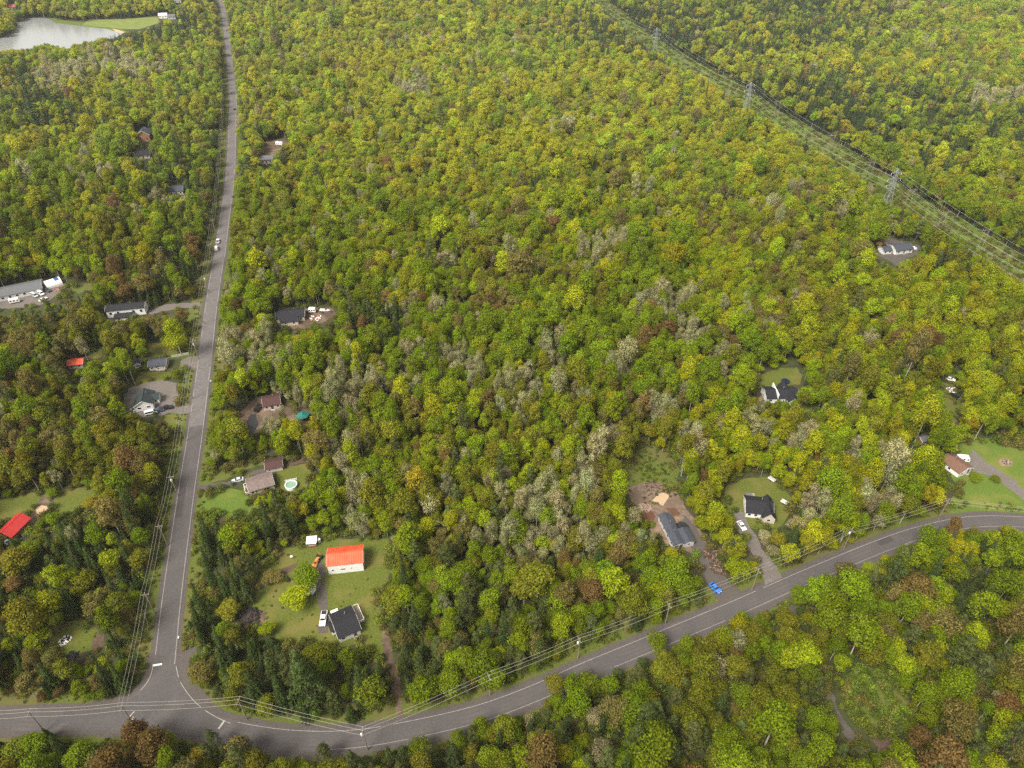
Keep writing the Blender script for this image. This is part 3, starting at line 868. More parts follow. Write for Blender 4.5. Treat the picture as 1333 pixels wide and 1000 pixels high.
house('house', 'pink-red roofed house on the far shore of the lake', 'house', (11.5, 12.5), (21, 12), 12, 3, 2.2, 'x', WHITE, M('faded_red_roof', (0.42, 0.13, 0.12)), wins=2, side_wins=0, vent=0, keep='top')
house('house', 'pale farmhouse at the far end of the hay field', 'house', (207, 24.5), (218, 24), 10, 3.5, 2.5, 'x', WHITE, GREYW, wins=3, side_wins=0, vent=0)
house('barn', 'grey farm barn adjoining the pale farmhouse by the hay field', 'barn', (219, 25.5), (229, 25), 9, 3.2, 2.2, 'x', GREYW, SHINGLE_GREY, wins=2, side_wins=0, vent=0)
house('house', 'white house at the very top edge, beside the far road', 'house', (227, 4), (236, 3.5), 9, 3.5, 2.5, 'x', WHITE, GREYW, wins=2, side_wins=0, vent=0)

# ------------------------------------------------------------------ vehicles
def paint_mat(name, col):
    return M('paint_' + name, col, tuple(c * 0.94 for c in col), 0.7, 0.3, spec=0.5)
CARP = {'blue': (0.015, 0.17, 0.62), 'white': (0.75, 0.75, 0.74), 'silver': (0.42, 0.44, 0.46), 'black': (0.012, 0.012, 0.014), 'navy': (0.03, 0.05, 0.14), 'dark grey': (0.05, 0.05, 0.055), 'red': (0.35, 0.02, 0.02)}
LAMP = M('lamp_glass', (0.6, 0.6, 0.58), (0.5, 0.5, 0.48), 1.0, 0.2)
TAIL = M('tail_lamp', (0.3, 0.01, 0.01), (0.25, 0.01, 0.01), 1.0, 0.3)

def car(label, px, py, dx, dy, colour, kind='car', group='parked cars', keep=True, name=None):
    """dx, dy: picture direction in which the nose points"""
    x, y = G(px, py)
    x2, y2 = G(px + dx * 0.5, py + dy * 0.5)
    rz = math.atan2(y2 - y, x2 - x)
    e = empty(name or {'car': 'car', 'pickup': 'pickup_truck', 'van': 'van'}[kind], x, y, rz, 0.09)
    tag(e, label, {'car': 'car', 'pickup': 'pickup truck', 'van': 'van'}[kind], group)
    p = paint_mat(colour, CARP[colour])
    if kind == 'car':
        L, W = 4.5, 1.82
        low = [(-2.25, 0.3), (2.2, 0.3), (2.25, 0.55), (2.12, 0.75), (1.0, 0.92), (-1.75, 0.98), (-2.2, 0.9)]
        cab = [(1.0, 0.9), (0.25, 1.4), (-0.95, 1.42), (-1.75, 0.96)]
        glass = [(0.93, 0.93), (0.24, 1.36), (-0.93, 1.38), (-1.66, 0.98)]
        wx = 1.4
    elif kind == 'pickup':
        L, W = 5.6, 1.98
        low = [(-2.8, 0.45), (2.75, 0.45), (2.8, 0.75), (2.7, 1.02), (1.2, 1.12), (-2.8, 1.12)]
        cab = [(1.2, 1.1), (0.55, 1.75), (-0.75, 1.78), (-0.95, 1.1)]
        glass = [(1.12, 1.13), (0.53, 1.7), (-0.72, 1.72), (-0.9, 1.13)]
        wx = 1.75
    else:
        L, W = 5.2, 1.98
        low = [(-2.6, 0.35), (2.55, 0.35), (2.6, 0.7), (2.45, 0.95), (1.8, 1.1), (-2.6, 1.1)]
        cab = [(1.8, 1.08), (1.1, 1.95), (-2.55, 2.0), (-2.6, 1.08)]
        glass = [(1.7, 1.12), (1.07, 1.8), (-2.3, 1.8), (-2.3, 1.12)]
        wx = 1.6
    b_ = MB().extrude_xz(low, -W / 2, W / 2).build('body', p, e)
    bev = b_.modifiers.new('bevel', 'BEVEL')
    bev.width = 0.09
    bev.segments = 2
    # cabin: narrower at the top
    def cabin(P, w0, w1):
        z0, z1 = min(z for _, z in P), max(z for _, z in P)
        f = lambda z: w0 + (w1 - w0) * (z - z0) / (z1 - z0)
        n = len(P)
        m = MB()
        m.add([(x, -f(z) / 2, z) for x, z in P] + [(x, f(z) / 2, z) for x, z in P],
              [tuple(range(n)), tuple(range(n, 2 * n))[::-1]] + [(i, n + i, n + (i + 1) % n, (i + 1) % n) for i in range(n)])
        return m
    cabin(cab, W * 0.93, W * 0.74).build('cabin', p, e)
    zt = max(z for _, z in cab)
    # side glass and screens, a hair outside the cabin
    z0, z1 = min(z for _, z in cab), zt
    f = lambda z: (W * 0.93 + (W * 0.74 - W * 0.93) * (z - z0) / (z1 - z0)) / 2 + 0.012
    for s in (-1, 1):
        P = [(x * 0.86 - 0.02, z0 + 0.06 + (z - z0) * 0.84) for x, z in cab]
        MB().add([(x, s * f(z), z) for x, z in P], [tuple(range(len(P)))]).build('side_glass', GLASS, e)
    for (ia, ib, nm) in ((0, 1, 'windscreen'), (3, 2, 'rear_window')):
        (xa, za), (xb, zb) = cab[ia], cab[ib]
        if kind == 'van' and nm == 'rear_window':
            continue
        nx, nz_ = (zb - za), -(xb - xa)
        if (nm == 'windscreen') != (nx > 0):
            nx, nz_ = -nx, -nz_
        q = math.hypot(nx, nz_)
        nx, nz_ = nx / q * 0.015, nz_ / q * 0.015
        pa = (xa + (xb - xa) * 0.12 + nx, za + (zb - za) * 0.12 + nz_)
        pb = (xa + (xb - xa) * 0.9 + nx, za + (zb - za) * 0.9 + nz_)
        wa, wb = f(pa[1]) * 0.92, f(pb[1]) * 0.9
        MB().add([(pa[0], -wa, pa[1]), (pa[0], wa, pa[1]), (pb[0], wb, pb[1]), (pb[0], -wb, pb[1])], [(0, 1, 2, 3)]).build(nm, GLASS, e)
    if kind == 'pickup':
        MB().box(-2.68, -1.05, -W / 2 + 0.16, W / 2 - 0.16, 1.1, 1.128).build('cargo_bed', DARKM, e)
    for sx in (-1, 1):
        for sy in (-1, 1):
            MB().bar((sx * wx, sy * (W / 2 - 0.22), 0.34), (sx * wx, sy * (W / 2 + 0.015), 0.34), 0.34, n=14).build('wheel', RUBBER, e)
    xf = max(x for x, _ in low)
    for sy in (-1, 1):
        MB().box(xf - 0.12, xf + 0.02, sy * (W / 2 - 0.42) - 0.2, sy * (W / 2 - 0.42) + 0.2, 0.6, 0.74).build('headlight', LAMP, e)
        MB().box(-xf - 0.03, -xf + 0.1, sy * (W / 2 - 0.3) - 0.16, sy * (W / 2 - 0.3) + 0.16, 0.7, 0.86).build('tail_light', TAIL, e)
    if keep:
        pts = []
        c, s_ = math.cos(rz), math.sin(rz)
        for a in (-L / 2 - 0.5, L / 2 + 0.5):
            for b2 in (-W / 2 - 0.5, W / 2 + 0.5):
                for z in (0, zt):
                    pts.append(proj(x + a * c - b2 * s_, y + a * s_ + b2 * c, z))
        KEEP.append(hull(pts))
    return e

SPOTS['bright blue car'] = G(930, 766)
car('bright blue car at the mouth of the gravel drive by the curved road', 930.5, 767, 11, 10, 'blue')
car('white car parked on the gravel driveway below the black two-part roof', 965, 686, 7, 10, 'white')
car('silver car on the driveway of the bungalow with the pool', 310, 626.5, -11, 2.5, 'silver')
car('white pickup truck parked beside the house with the railed deck', 421.5, 807, -2, 12, 'white', 'pickup')
car('black pickup truck first in the row on the gravel lot driveway', 217, 532.5, 9, -1.5, 'black', 'pickup')
car('navy car in the middle of the gravel lot driveway row', 207, 536, 9, -2.2, 'navy')
car('white van at the end of the gravel lot driveway row', 197.5, 539, 9, -2.2, 'white', 'van')
car('dark van parked beside the maroon-roofed house in the trees', 337, 533, 5, -6, 'black', 'van')
car('silver van parked against the long grey-roofed workshop', 45.5, 386, 4, 2.2, 'silver', 'van')
car('white van parked against the long grey-roofed workshop, end of the row', 53.5, 383.5, 4, 2.2, 'white', 'van')
car('dark pickup truck at the corner of the long grey-roofed workshop', 62, 379, 4, 2.2, 'dark grey', 'pickup')
car('white car standing in the yard in front of the long workshop', 57, 391, 8, -4, 'white')
car('white car by the red-roofed cabin among the trees', 10, 707.5, 7, 4, 'white', keep=False)
car('white van beside the house hidden by a rust-coloured tree', 214, 325, 8, -1, 'white', 'van')
car('white pickup truck leading on the shoulder of the straight road', 284, 315.5, 0.8, -6, 'white', 'pickup', 'vehicles on the straight road')
car('white van following a pickup on the shoulder of the straight road', 282.3, 325, 0.8, -6, 'white', 'van', 'vehicles on the straight road')
car('dark car driving on the far part of the straight road', 305.3, 143, 0.2, -6, 'black', 'car', 'vehicles on the straight road')
car('tiny dark car where the straight road nears the top', 295.5, 40, 0.5, -6, 'dark grey', 'car', 'vehicles on the straight road')
car('old white car abandoned in the overgrown gap in the woods', 1236, 495, 8, 2, 'white')
car('old black car abandoned in the overgrown gap, facing the lawn', 1242, 517, 6, 4, 'black')

# ------------------------------------------------------------------ smaller yard things
def root(name, label, cat, px, py, rz=0.0, keep=2.0, group=None, hz=1.5):
    x, y = G(px, py)
    e = empty(name, x, y, rz, 0.09)
    tag(e, label, cat, group)
    if keep:
        KEEP.append(hull([proj(x + a * keep, y + b * keep, z) for a in (-1, 1) for b in (-1, 1) for z in (0, hz)]))
        FOOT.append(np.array([(x - keep, y - keep), (x + keep, y - keep), (x + keep, y + keep), (x - keep, y + keep)]))
    return e

def img_angle(px, py, dx, dy):
    x, y = G(px, py)
    x2, y2 = G(px + dx, py + dy)
    return math.atan2(y2 - y, x2 - x)

# round pool
e = root('swimming_pool', 'round above-ground pool with a white rim on the bungalow lawn', 'pool', 379.5, 634, 0, 3.4)
SPOTS['round above-ground pool'] = G(379.5, 634)
e.scale = (0.86, 0.86, 1)
MB().lathe([(2.6, 0), (2.6, 1.25), (2.45, 1.25), (2.45, 0.3)], 28).build('pool_wall', TRIM, e)
MB().lathe([(2.38, 1.26), (2.38, 1.33), (2.75, 1.33), (2.75, 1.26)], 28).build('rim', TRIM, e)
MB().lathe([(0.001, 1.0), (2.44, 1.0)], 28).build('water', M('pool_water', (0.2, 0.3, 0.22), (0.16, 0.26, 0.19), 0.5, 0.15), e)
m = MB()
m.bar((2.5, -0.9, 0), (2.3, -0.7, 1.8), 0.05); m.bar((2.2, -1.4, 0), (2.0, -1.2, 1.8), 0.05)
for k in range(4):
    m.bar((2.47 - k * 0.05, -0.87 + k * 0.05, 0.3 + k * 0.35), (2.17 - k * 0.05, -1.37 + k * 0.05, 0.3 + k * 0.35), 0.04)
m.build('ladder', PIPE, e)
# white plank fence beside pool and by the road
def fence(label, p0, p1, h, mat, boards=3, keep=True):
    a, b = np.array(G(*p0)), np.array(G(*p1))
    L = float(np.linalg.norm(b - a))
    e = empty('fence', a[0], a[1], math.atan2(b[1] - a[1], b[0] - a[0]))
    tag(e, label, 'fence')
    n = max(2, int(L / 2.4))
    for i in range(n + 1):
        x = L * i / n
        MB().box(x - 0.08, x + 0.08, -0.08, 0.08, 0, h + 0.1).build('post', mat, e)
    for k in range(boards):
        z = h * (k + 0.45) / boards
        for i in range(n):
            MB().box(L * i / n + 0.083, L * (i + 1) / n - 0.083, -0.03, 0.03, z, z + h / boards * 0.62).build('board', mat, e)
    if keep:
        KEEP.append([(p0[0], p0[1] + 1), (p0[0], p0[1] - 3), (p1[0], p1[1] - 3), (p1[0], p1[1] + 1)])
    return e
FENCEW = M('weathered_white', (0.5, 0.5, 0.45), (0.36, 0.37, 0.31), 1.5, 0.8)
fence('short white board fence standing behind the round pool', (371.5, 628), (386.5, 624.8), 1.1, TRIM, 3)
fence('long weathered white fence beside the slate-roofed bungalow, ending at the road', (224, 466), (246, 462), 1.4, FENCEW, 3)

# teal gazebo
e = root('gazebo', 'octagonal gazebo with a teal canopy among the pale trees', 'gazebo', 395, 546, 0.2, 2.8, hz=3.2)
TEAL = M('teal_fabric', (0.02, 0.16, 0.13), (0.015, 0.12, 0.1), 1.0, 0.6)
SPOTS['teal gazebo'] = G(395, 546)
m = MB()
n8 = 8
for i in range(n8):
    a0, a1 = 2 * math.pi * i / n8, 2 * math.pi * (i + 1) / n8
    m.add([(2.8 * math.cos(a0), 2.8 * math.sin(a0), 2.3), (2.8 * math.cos(a1), 2.8 * math.sin(a1), 2.3), (0.5 * math.cos(a1), 0.5 * math.sin(a1), 3.2), (0.5 * math.cos(a0), 0.5 * math.sin(a0), 3.2)], [(0, 1, 2, 3)])
m.build('canopy', TEAL, e)
MB().lathe([(0.7, 3.25), (0.35, 3.55), (0.01, 3.7)], 8).build('top_vent', TEAL, e)
for i in range(n8):
    a0 = 2 * math.pi * i / n8
    MB().bar((2.6 * math.cos(a0), 2.6 * math.sin(a0), 0), (2.6 * math.cos(a0), 2.6 * math.sin(a0), 2.35), 0.06).build('post', DARKM, e)

# boat on a trailer
def boat(label, px, py, dx, dy, L=6.0):
    e = root('boat', label, 'boat', px, py, img_angle(px, py, dx, dy), 2.6)
    W = 2.1
    secs = []
    for t, ww, zk, zs in ((0, 0.9, 0.65, 1.5), (0.3, 1.0, 0.6, 1.5), (0.6, 0.92, 0.6, 1.6), (0.85, 0.5, 0.75, 1.75), (1.0, 0.04, 1.2, 1.85)):
        x = -L / 2 + L * t
        w_ = W / 2 * ww
        secs.append([(x, -w_, zs), (x, -w_ * 0.8, (zs + zk) / 2), (x, 0, zk), (x, w_ * 0.8, (zs + zk) / 2), (x, w_, zs)])
    m = MB()
    v = [p for s_ in secs for p in s_]
    f = [(i * 5 + k, i * 5 + k + 1, (i + 1) * 5 + k + 1, (i + 1) * 5 + k) for i in range(4) for k in range(4)] + [(0, 1, 2, 3, 4)]
    m.add(v, f).build('hull', TRIM, e)
    m = MB()
    for i in range(4):
        m.add([secs[i][0], secs[i][4], secs[i + 1][4], secs[i + 1][0]], [(0, 1, 2, 3)])
    m.v = [(x, y * 0.97, z - 0.06) for x, y, z in m.v]
    m.build('deck', M('boat_deck', (0.6, 0.58, 0.55), None, 1.0, 0.6), e)
    MB().add([(0.9, -0.7, 1.6), (0.9, 0.7, 1.6), (0.4, 0.6, 2.2), (0.4, -0.6, 2.2)], [(0, 1, 2, 3)]).build('windscreen', GLASS, e)
    MB().box(-L / 2 - 0.45, -L / 2 - 0.02, -0.22, 0.22, 0.8, 1.9).build('outboard_motor', DARKM, e)
    m = MB()
    m.box(-2.2, 3.4, -0.6, -0.5, 0.4, 0.5); m.box(-2.2, 3.4, 0.5, 0.6, 0.4, 0.5); m.box(-1.0, -0.9, -0.9, 0.9, 0.4, 0.55)
    m.build('trailer_frame', PIPE, e)
    for s in (-1, 1):
        MB().bar((-0.95, s * 0.92, 0.33), (-0.95, s * 1.12, 0.33), 0.33, n=12).build('wheel', RUBBER, e)
    return e
boat('white motorboat on a trailer beside the charcoal-roofed house in the trees', 423.5, 407, 10, 1.2)
boat('small white boat lying at the edge of the lawn below round trees', 408.5, 771, 4, -6, 3.4)

# caravans and trailers
def caravan(label, px, py, dx, dy, L=5.5, group=None, cat='caravan', name='caravan', keep=2.4):
    e = root(name, label, cat, px, py, img_angle(px, py, dx, dy), keep, group, hz=2.4)
    P = [(-L / 2, 0.45), (L / 2, 0.45), (L / 2 + 0.15, 1.3), (L / 2 - 0.4, 2.45), (-L / 2 + 0.1, 2.5), (-L / 2 - 0.05, 1.4)]
    b_ = MB().extrude_xz(P, -1.1, 1.1).build('body', TRIM, e)
    bv = b_.modifiers.new('bevel', 'BEVEL'); bv.width = 0.12; bv.segments = 2
    for k in range(3):
        x = -L / 2 + L * (k + 0.5) / 3
        MB().box(x - 0.4, x + 0.4, -1.13, -1.09, 1.3, 1.9).build('window', GLASS, e)
    MB().box(-0.3, 0.35, -0.35, 0.35, 2.48, 2.68).build('roof_vent', PIPE, e)
    m = MB(); m.bar((L / 2, -0.6, 0.45), (L / 2 + 1.2, 0, 0.45), 0.06); m.bar((L / 2, 0.6, 0.45), (L / 2 + 1.2, 0, 0.45), 0.06)
    m.build('drawbar', DARKM, e)
    for s in (-1, 1):
        MB().bar((0, s * 0.95, 0.35), (0, s * 1.12, 0.35), 0.35, n=12).build('wheel', RUBBER, e)
    return e
caravan('white caravan parked behind the tan-roofed house on the gravel', 1252, 600, 8, 0.6, 4.6)
caravan('white camper trailer among trees beyond the pale grey-roofed far house', 364, 189, 5, 0.5, 6)
caravan('white enclosed trailer parked next to the boat and charcoal-roofed house', 407, 406.5, 8, 0, 3.8, cat='trailer', name='enclosed_trailer')
caravan('white caravan at the workshop front, hidden partly by treetops', 20, 394, 8, -1.5, 5, keep=2.0)

def cart(label, px, py, dx, dy, group='utility trailers on the lawn'):
    e = root('utility_trailer', label, 'trailer', px, py, img_angle(px, py, dx, dy), 1.8, group)
    MB().box(-1.4, 1.4, -0.75, 0.75, 0.5, 0.58).build('bed', DECKW, e)
    m = MB()
    for y in (-0.75, 0.7):
        m.box(-1.4, 1.4, y, y + 0.05, 0.583, 1.0)
    for x in (-1.4, 1.35):
        m.box(x, x + 0.05, -0.697, 0.697, 0.583, 1.0)
    m.build('side_rail', TRIM, e)
    MB().box(-1.2, 1.2, -0.6, 0.6, 0.59, 0.95).build('tarpaulin', GREYW, e)
    MB().bar((1.4, 0, 0.5), (2.5, 0, 0.45), 0.06).build('drawbar', DARKM, e)
    for s in (-1, 1):
        MB().bar((-0.1, s * 0.78, 0.3), (-0.1, s * 0.95, 0.3), 0.3, n=12).build('wheel', RUBBER, e)
cart('covered pale trailer at the tree line above the black two-part roof', 1004.5, 625.5, 7, 4.5)
cart('covered pale trailer on the lawn right beside the black two-part roof house'.replace('right ', ''), 1021, 655.5, 7, 4)

# trampoline
e = root('trampoline', 'dark blue round trampoline behind the three-gabled house', 'trampoline', 1022, 498, 0, 2.2, hz=1.0)
MB().lathe([(0.001, 0.9), (1.6, 0.9)], 20).build('jumping_mat', M('trampoline_mat', (0.008, 0.016, 0.035), None, 1.0, 0.6), e)
MB().lathe([(1.6, 0.88), (1.6, 0.94), (1.95, 0.94), (1.95, 0.88)], 20).build('pad', M('navy_pad', (0.01, 0.03, 0.07), None, 1.0, 0.5), e)
for i in range(6):
    a0 = math.pi * i / 3
    MB().bar((1.85 * math.cos(a0), 1.85 * math.sin(a0), 0), (1.85 * math.cos(a0), 1.85 * math.sin(a0), 0.88), 0.04).build('leg', PIPE, e)

# orange tractor and yellow excavator
def tractor(label, px, py, dx, dy, col, digger=False):
    c = paint_mat('machine_' + ('yellow' if digger else 'orange'), col)
    e = root('excavator' if digger else 'tractor', label, 'excavator' if digger else 'tractor', px, py, img_angle(px, py, dx, dy), 2.4, hz=2.4)
    if digger:
        for s in (-1, 1):
            MB().extrude_xz([(-1.7, 0.1), (1.7, 0.1), (2.0, 0.45), (1.7, 0.8), (-1.7, 0.8), (-2.0, 0.45)], s * 1.0 - 0.3, s * 1.0 + 0.3).build('track', RUBBER, e)
        MB().box(-1.9, 1.2, -1.2, 1.2, 0.95, 1.9).build('body', c, e)
        cb = MB().box(0.0, 1.25, -1.15, -0.1, 1.903, 2.9).build('cab', c, e)
        MB().box(1.253, 1.27, -1.05, -0.2, 2.0, 2.75).build('windscreen', GLASS, cb)
        a = MB(); a.bar((1.1, 0.3, 1.6), (3.2, 0.3, 3.6), 0.24, 0.2, 4); a.build('boom', c, e)
        MB().bar((3.2, 0.3, 3.6), (4.6, 0.3, 1.4), 0.18, 0.14, 4).build('arm', c, e)
        MB().extrude_xz([(4.4, 1.4), (4.9, 1.3), (4.7, 0.5), (4.1, 0.7)], -0.1, 0.7).build('bucket', DARKM, e)
    else:
        MB().box(0.1, 1.7, -0.4, 0.4, 0.75, 1.45).build('bonnet', c, e)
        MB().box(-1.2, 0.1, -0.45, 0.45, 0.7, 1.1).build('body', c, e)
        MB().box(-0.9, -0.3, -0.35, 0.35, 1.103, 1.5).build('seat', DARKM, e)
        m = MB()
        for x in (-1.1,):
            for y in (-0.5, 0.5):
                m.bar((x, y, 1.1), (x, y, 2.3), 0.05)
        m.bar((-1.1, -0.5, 2.3), (-1.1, 0.5, 2.3), 0.05)
        m.build('roll_bar', c, e)
        for (x, y, r, q) in ((-0.8, 0.75, 0.72, 0.22), (-0.8, -0.75, 0.72, 0.22), (1.3, 0.62, 0.42, 0.14), (1.3, -0.62, 0.42, 0.14)):
            MB().bar((x, y - q, r), (x, y + q, r), r, n=14).build('wheel', RUBBER, e)
        m = MB(); m.bar((0.9, -0.55, 1.1), (2.6, -0.55, 0.5), 0.09); m.bar((0.9, 0.55, 1.1), (2.6, 0.55, 0.5), 0.09)
        m.build('loader_arm', c, e)
        MB().extrude_xz([(2.5, 0.15), (3.2, 0.2), (2.7, 0.85)], -0.9, 0.9).build('bucket', c, e)
tractor('orange tractor with front loader beside the orange-roofed barn', 415, 729, -4, 6, (0.6, 0.2, 0.06))
tractor('yellow excavator with raised boom at the gravel yard near the corridor', 1144.5, 321, 6, 2, (0.6, 0.38, 0.04), True)

# white shelter near the barn, dome shelter near the workshop
e = root('canopy_shelter', 'white-topped canopy shelter with junk beneath, at the wood edge by the barn', 'shelter', 407, 709, 0.1, 2.4, hz=2.6)
MB().add([(-1.8, -1.6, 2.2), (1.8, -1.6, 2.2), (1.8, 1.6, 2.6), (-1.8, 1.6, 2.6), (-1.8, -1.6, 2.28), (1.8, -1.6, 2.28), (1.8, 1.6, 2.68), (-1.8, 1.6, 2.68)], [(0, 1, 2, 3), (4, 5, 6, 7), (0, 1, 5, 4), (1, 2, 6, 5), (2, 3, 7, 6), (3, 0, 4, 7)]).build('canopy', TRIM, e)
for x in (-1.7, 1.7):
    for y in (-1.5, 1.5):
        MB().bar((x, y, 0), (x, y, 2.2 + (0.4 if y > 0 else 0)), 0.06).build('post', PIPE, e)
e2 = root('storage_crate', 'rusty red crate under the white canopy shelter', 'crate', 407, 711.5, 0.2, 0)
MB().box(-1.2, 1.2, -0.5, 0.5, 0, 0.8).build('box', M('rust_red', (0.28, 0.07, 0.035), None, 2, 0.9), e2)
MB().box(-1.25, 1.25, -0.55, 0.55, 0.803, 0.88).build('lid', DECKW, e2)
e2 = root('storage_crate', 'tall white crate standing next to the canopy shelter', 'crate', 415.5, 706, 0.9, 0.9)
MB().box(-0.5, 0.5, -0.5, 0.5, 0, 1.5).build('box', GREYW, e2)
MB().box(-0.55, 0.55, -0.55, 0.55, 1.503, 1.58).build('lid', TRIM, e2)

e = root('storage_dome', 'white fabric storage dome with a blue tarp near the workshop', 'shelter', 70, 371, img_angle(70, 371, 6, -2), 3.5, hz=3.5)
m = MB()
nn = 10
for x in (-4, 4):
    m.v += [(x, 3.2 * math.cos(math.pi * i / nn), 3.4 * math.sin(math.pi * i / nn)) for i in range(nn + 1)]
m.f = [(i, i + 1, nn + 2 + i, nn + 1 + i) for i in range(nn)] + [tuple(range(nn + 1)), tuple(range(nn + 1, 2 * nn + 2))]
m.build('cover', TRIM, e)
m = MB()
for i in range(3, 7):
    a0, a1 = math.pi * i / nn, math.pi * (i + 1) / nn
    m.add([(1.0, 3.24 * math.cos(a0), 3.46 * math.sin(a0)), (3.2, 3.24 * math.cos(a0), 3.46 * math.sin(a0)), (3.2, 3.24 * math.cos(a1), 3.46 * math.sin(a1)), (1.0, 3.24 * math.cos(a1), 3.46 * math.sin(a1))], [(0, 1, 2, 3)])
m.build('tarpaulin', M('blue_tarp', (0.03, 0.09, 0.3), None, 1, 0.6), e)

def pile(name, label, cat, px, py, r, n, mats, sz, keep=0, flat=0.4, long=1.0, group=None):
    """a heap of loose pieces"""
    e = root(name, label, cat, px, py, 0, keep or 0, group)
    q = random.Random(px * 7 + py)
    for mi, mt in enumerate(mats):
        m = MB()
        for k in range(n):
            a, d_ = q.uniform(0, 6.28), r * math.sqrt(q.random())
            x, y = d_ * math.cos(a), d_ * math.sin(a)
            z = max(0.05, (1 - d_ / r) * r * flat) * q.uniform(0.5, 1.0)
            s = sz * q.uniform(0.5, 1.3)
            mm = Matrix.Rotation(q.uniform(0, 6.28), 3, 'Z') @ Matrix.Rotation(q.uniform(-0.5, 0.5), 3, 'X') @ Matrix.Rotation(q.uniform(-0.4, 0.4), 3, 'Y')
            t = MB().box(-s * long, s * long, -s * 0.35, s * 0.35, -s * 0.3, s * 0.3)
            m.add([tuple(mm @ Vector(p) + Vector((x, y, z))) for p in t.v], t.f)
        o = m.build('debris', mt, e)
        o['kind'] = 'stuff'
    return e
WOODP = M('old_timber', (0.24, 0.17, 0.115), (0.14, 0.1, 0.07), 2, 0.9)
BRUSH = M('dead_brush', (0.07, 0.045, 0.035), (0.04, 0.027, 0.022), 2, 0.95)
STONE = M('field_stone', (0.33, 0.27, 0.22), (0.2, 0.16, 0.13), 2, 0.9)
pile('brush_pile', 'dark brush pile on the wet patch by the lawn conifers', 'brush pile', 324, 804, 3.2, 120, [BRUSH, RUBBER], 0.7, 2.8, 0.3, 1.6)
pile('scrap_heap', 'white and dark scrap heap in the small clearing at left'.replace(' at left', ' by the side road verge'), 'scrap heap', 85.5, 833, 1.6, 16, [TRIM, RUBBER], 0.45, 1.8, 0.3)
pile('scrap_heap', 'pale boards strewn beside the scrap heap in the small clearing', 'scrap heap', 79, 838, 1.3, 6, [TRIM], 0.5, 1.2, 0.1, 1.4)
pile('rubbish_pile', 'red and brown odds and ends beside the boat', 'rubbish', 412, 414, 3.0, 18, [M('rust_red', (0.28, 0.07, 0.035)), WOODP, TRIM], 0.6, 0, 0.15)
pile('rubbish_pile', 'loose timber and junk beside the white storage dome', 'rubbish', 78, 376, 2.8, 18, [WOODP, M('rust_red', (0.28, 0.07, 0.035)), PIPE], 0.6, 2.5, 0.15)
pile('rubbish_pile', 'building waste at the edge of the gravel lot behind the white gable', 'rubbish', 170, 535, 2.4, 16, [TRIM, WOODP], 0.4, 0, 0.12)
pile('stone_heap', 'pinkish rock heap in the bare earth above the slate-roofed house', 'stones', 839, 661, 2.4, 30, [STONE, M('pink_rock', (0.3, 0.18, 0.14), None, 2, 0.9)], 0.45, 2.0, 0.12)
pile('log_pile', 'felled logs and stumps along the drive near the blue car', 'logs', 926, 722, 3.0, 60, [WOODP, BRUSH, BRUSH, DIRT_RED], 0.32, 2.0, 0.18, 1.5)
pile('log_pile', 'felled logs and stumps farther up the drive bank', 'logs', 936, 738, 3.4, 60, [WOODP, BRUSH, BRUSH, DIRT_RED], 0.32, 2.0, 0.18, 1.5)
pile('log_pile', 'scattered branches at the back of the bare-earth yard', 'logs', 852, 636, 3.6, 40, [WOODP, BRUSH], 0.3, 2.0, 0.1, 2.2)
pile('rubbish_pile', 'junk strewn in the overgrown gap in the woods', 'rubbish', 1240, 508, 2.6, 22, [BRUSH, TRIM, WOODP], 0.5, 0, 0.15)
pile('fire_pit', 'stone fire pit on the bare spot of the wide lawn', 'fire pit', 1310, 602, 1.6, 30, [STONE, BRUSH], 0.35, 1.5, 0.12)
pile('earth_mound', 'dark gravel mound at the bend of the drive', 'mound', 888, 686.5, 2.4, 260, [SEAL], 0.35, 2.0, 0.45)
pile('rubbish_pile', 'white odds and ends by the gravel yard house', 'rubbish', 1188, 323, 2.4, 14, [TRIM, PIPE], 0.6, 2, 0.12)
pile('brush_pile', 'black burnt brush at the end of the small clearing', 'brush pile', 94, 855, 1.6, 60, [RUBBER], 0.5, 1.2, 0.4, 1.3)

def post_box(label, px, py, rz=0):
    e = root('mailbox', label, 'mailbox', px, py, rz, 0)
    MB().box(-0.06, 0.06, -0.06, 0.06, 0, 1.1).build('post', WOODP, e)
    m = MB().extrude_xz([(-0.2, 1.1), (0.2, 1.1), (0.2, 1.35), (0.12, 1.48), (-0.12, 1.48), (-0.2, 1.35)], -0.3, 0.3)
    m.build('box', TRIM, e)
post_box('white mailbox on the shoulder opposite the stop line', 234, 833)
post_box('white mailbox on the shoulder where the pavement changes', 275.5, 499)
e = root('tent_frame', 'small white satellite dish standing on the lawn above the drive', 'dish', 380, 728, 0.3, 0)
e.name = 'satellite_dish'
MB().bar((0, 0, 0), (0, 0, 1.2), 0.06).build('mast', PIPE, e)
MB().lathe([(0.02, 0.0), (0.25, 0.06), (0.45, 0.18)], 14, (0, 0, 1.2)).build('dish', TRIM, e)

# ------------------------------------------------------------------ utility poles and wires
POLEW = M('pole_timber', (0.22, 0.19, 0.16), (0.15, 0.125, 0.1), 2, 0.9, stretch=(3, 3, 0.3))
WIRE = M('wire', (0.36, 0.34, 0.31), None, 1, 0.5)
WIRE_L = M('bright_wire', (0.5, 0.49, 0.45), None, 1, 0.5)
WIRE_D = M('dark_wire', (0.06, 0.055, 0.05), None, 1, 0.5)
PORC = M('porcelain', (0.6, 0.6, 0.58), None, 1, 0.3)
PH = 11.0

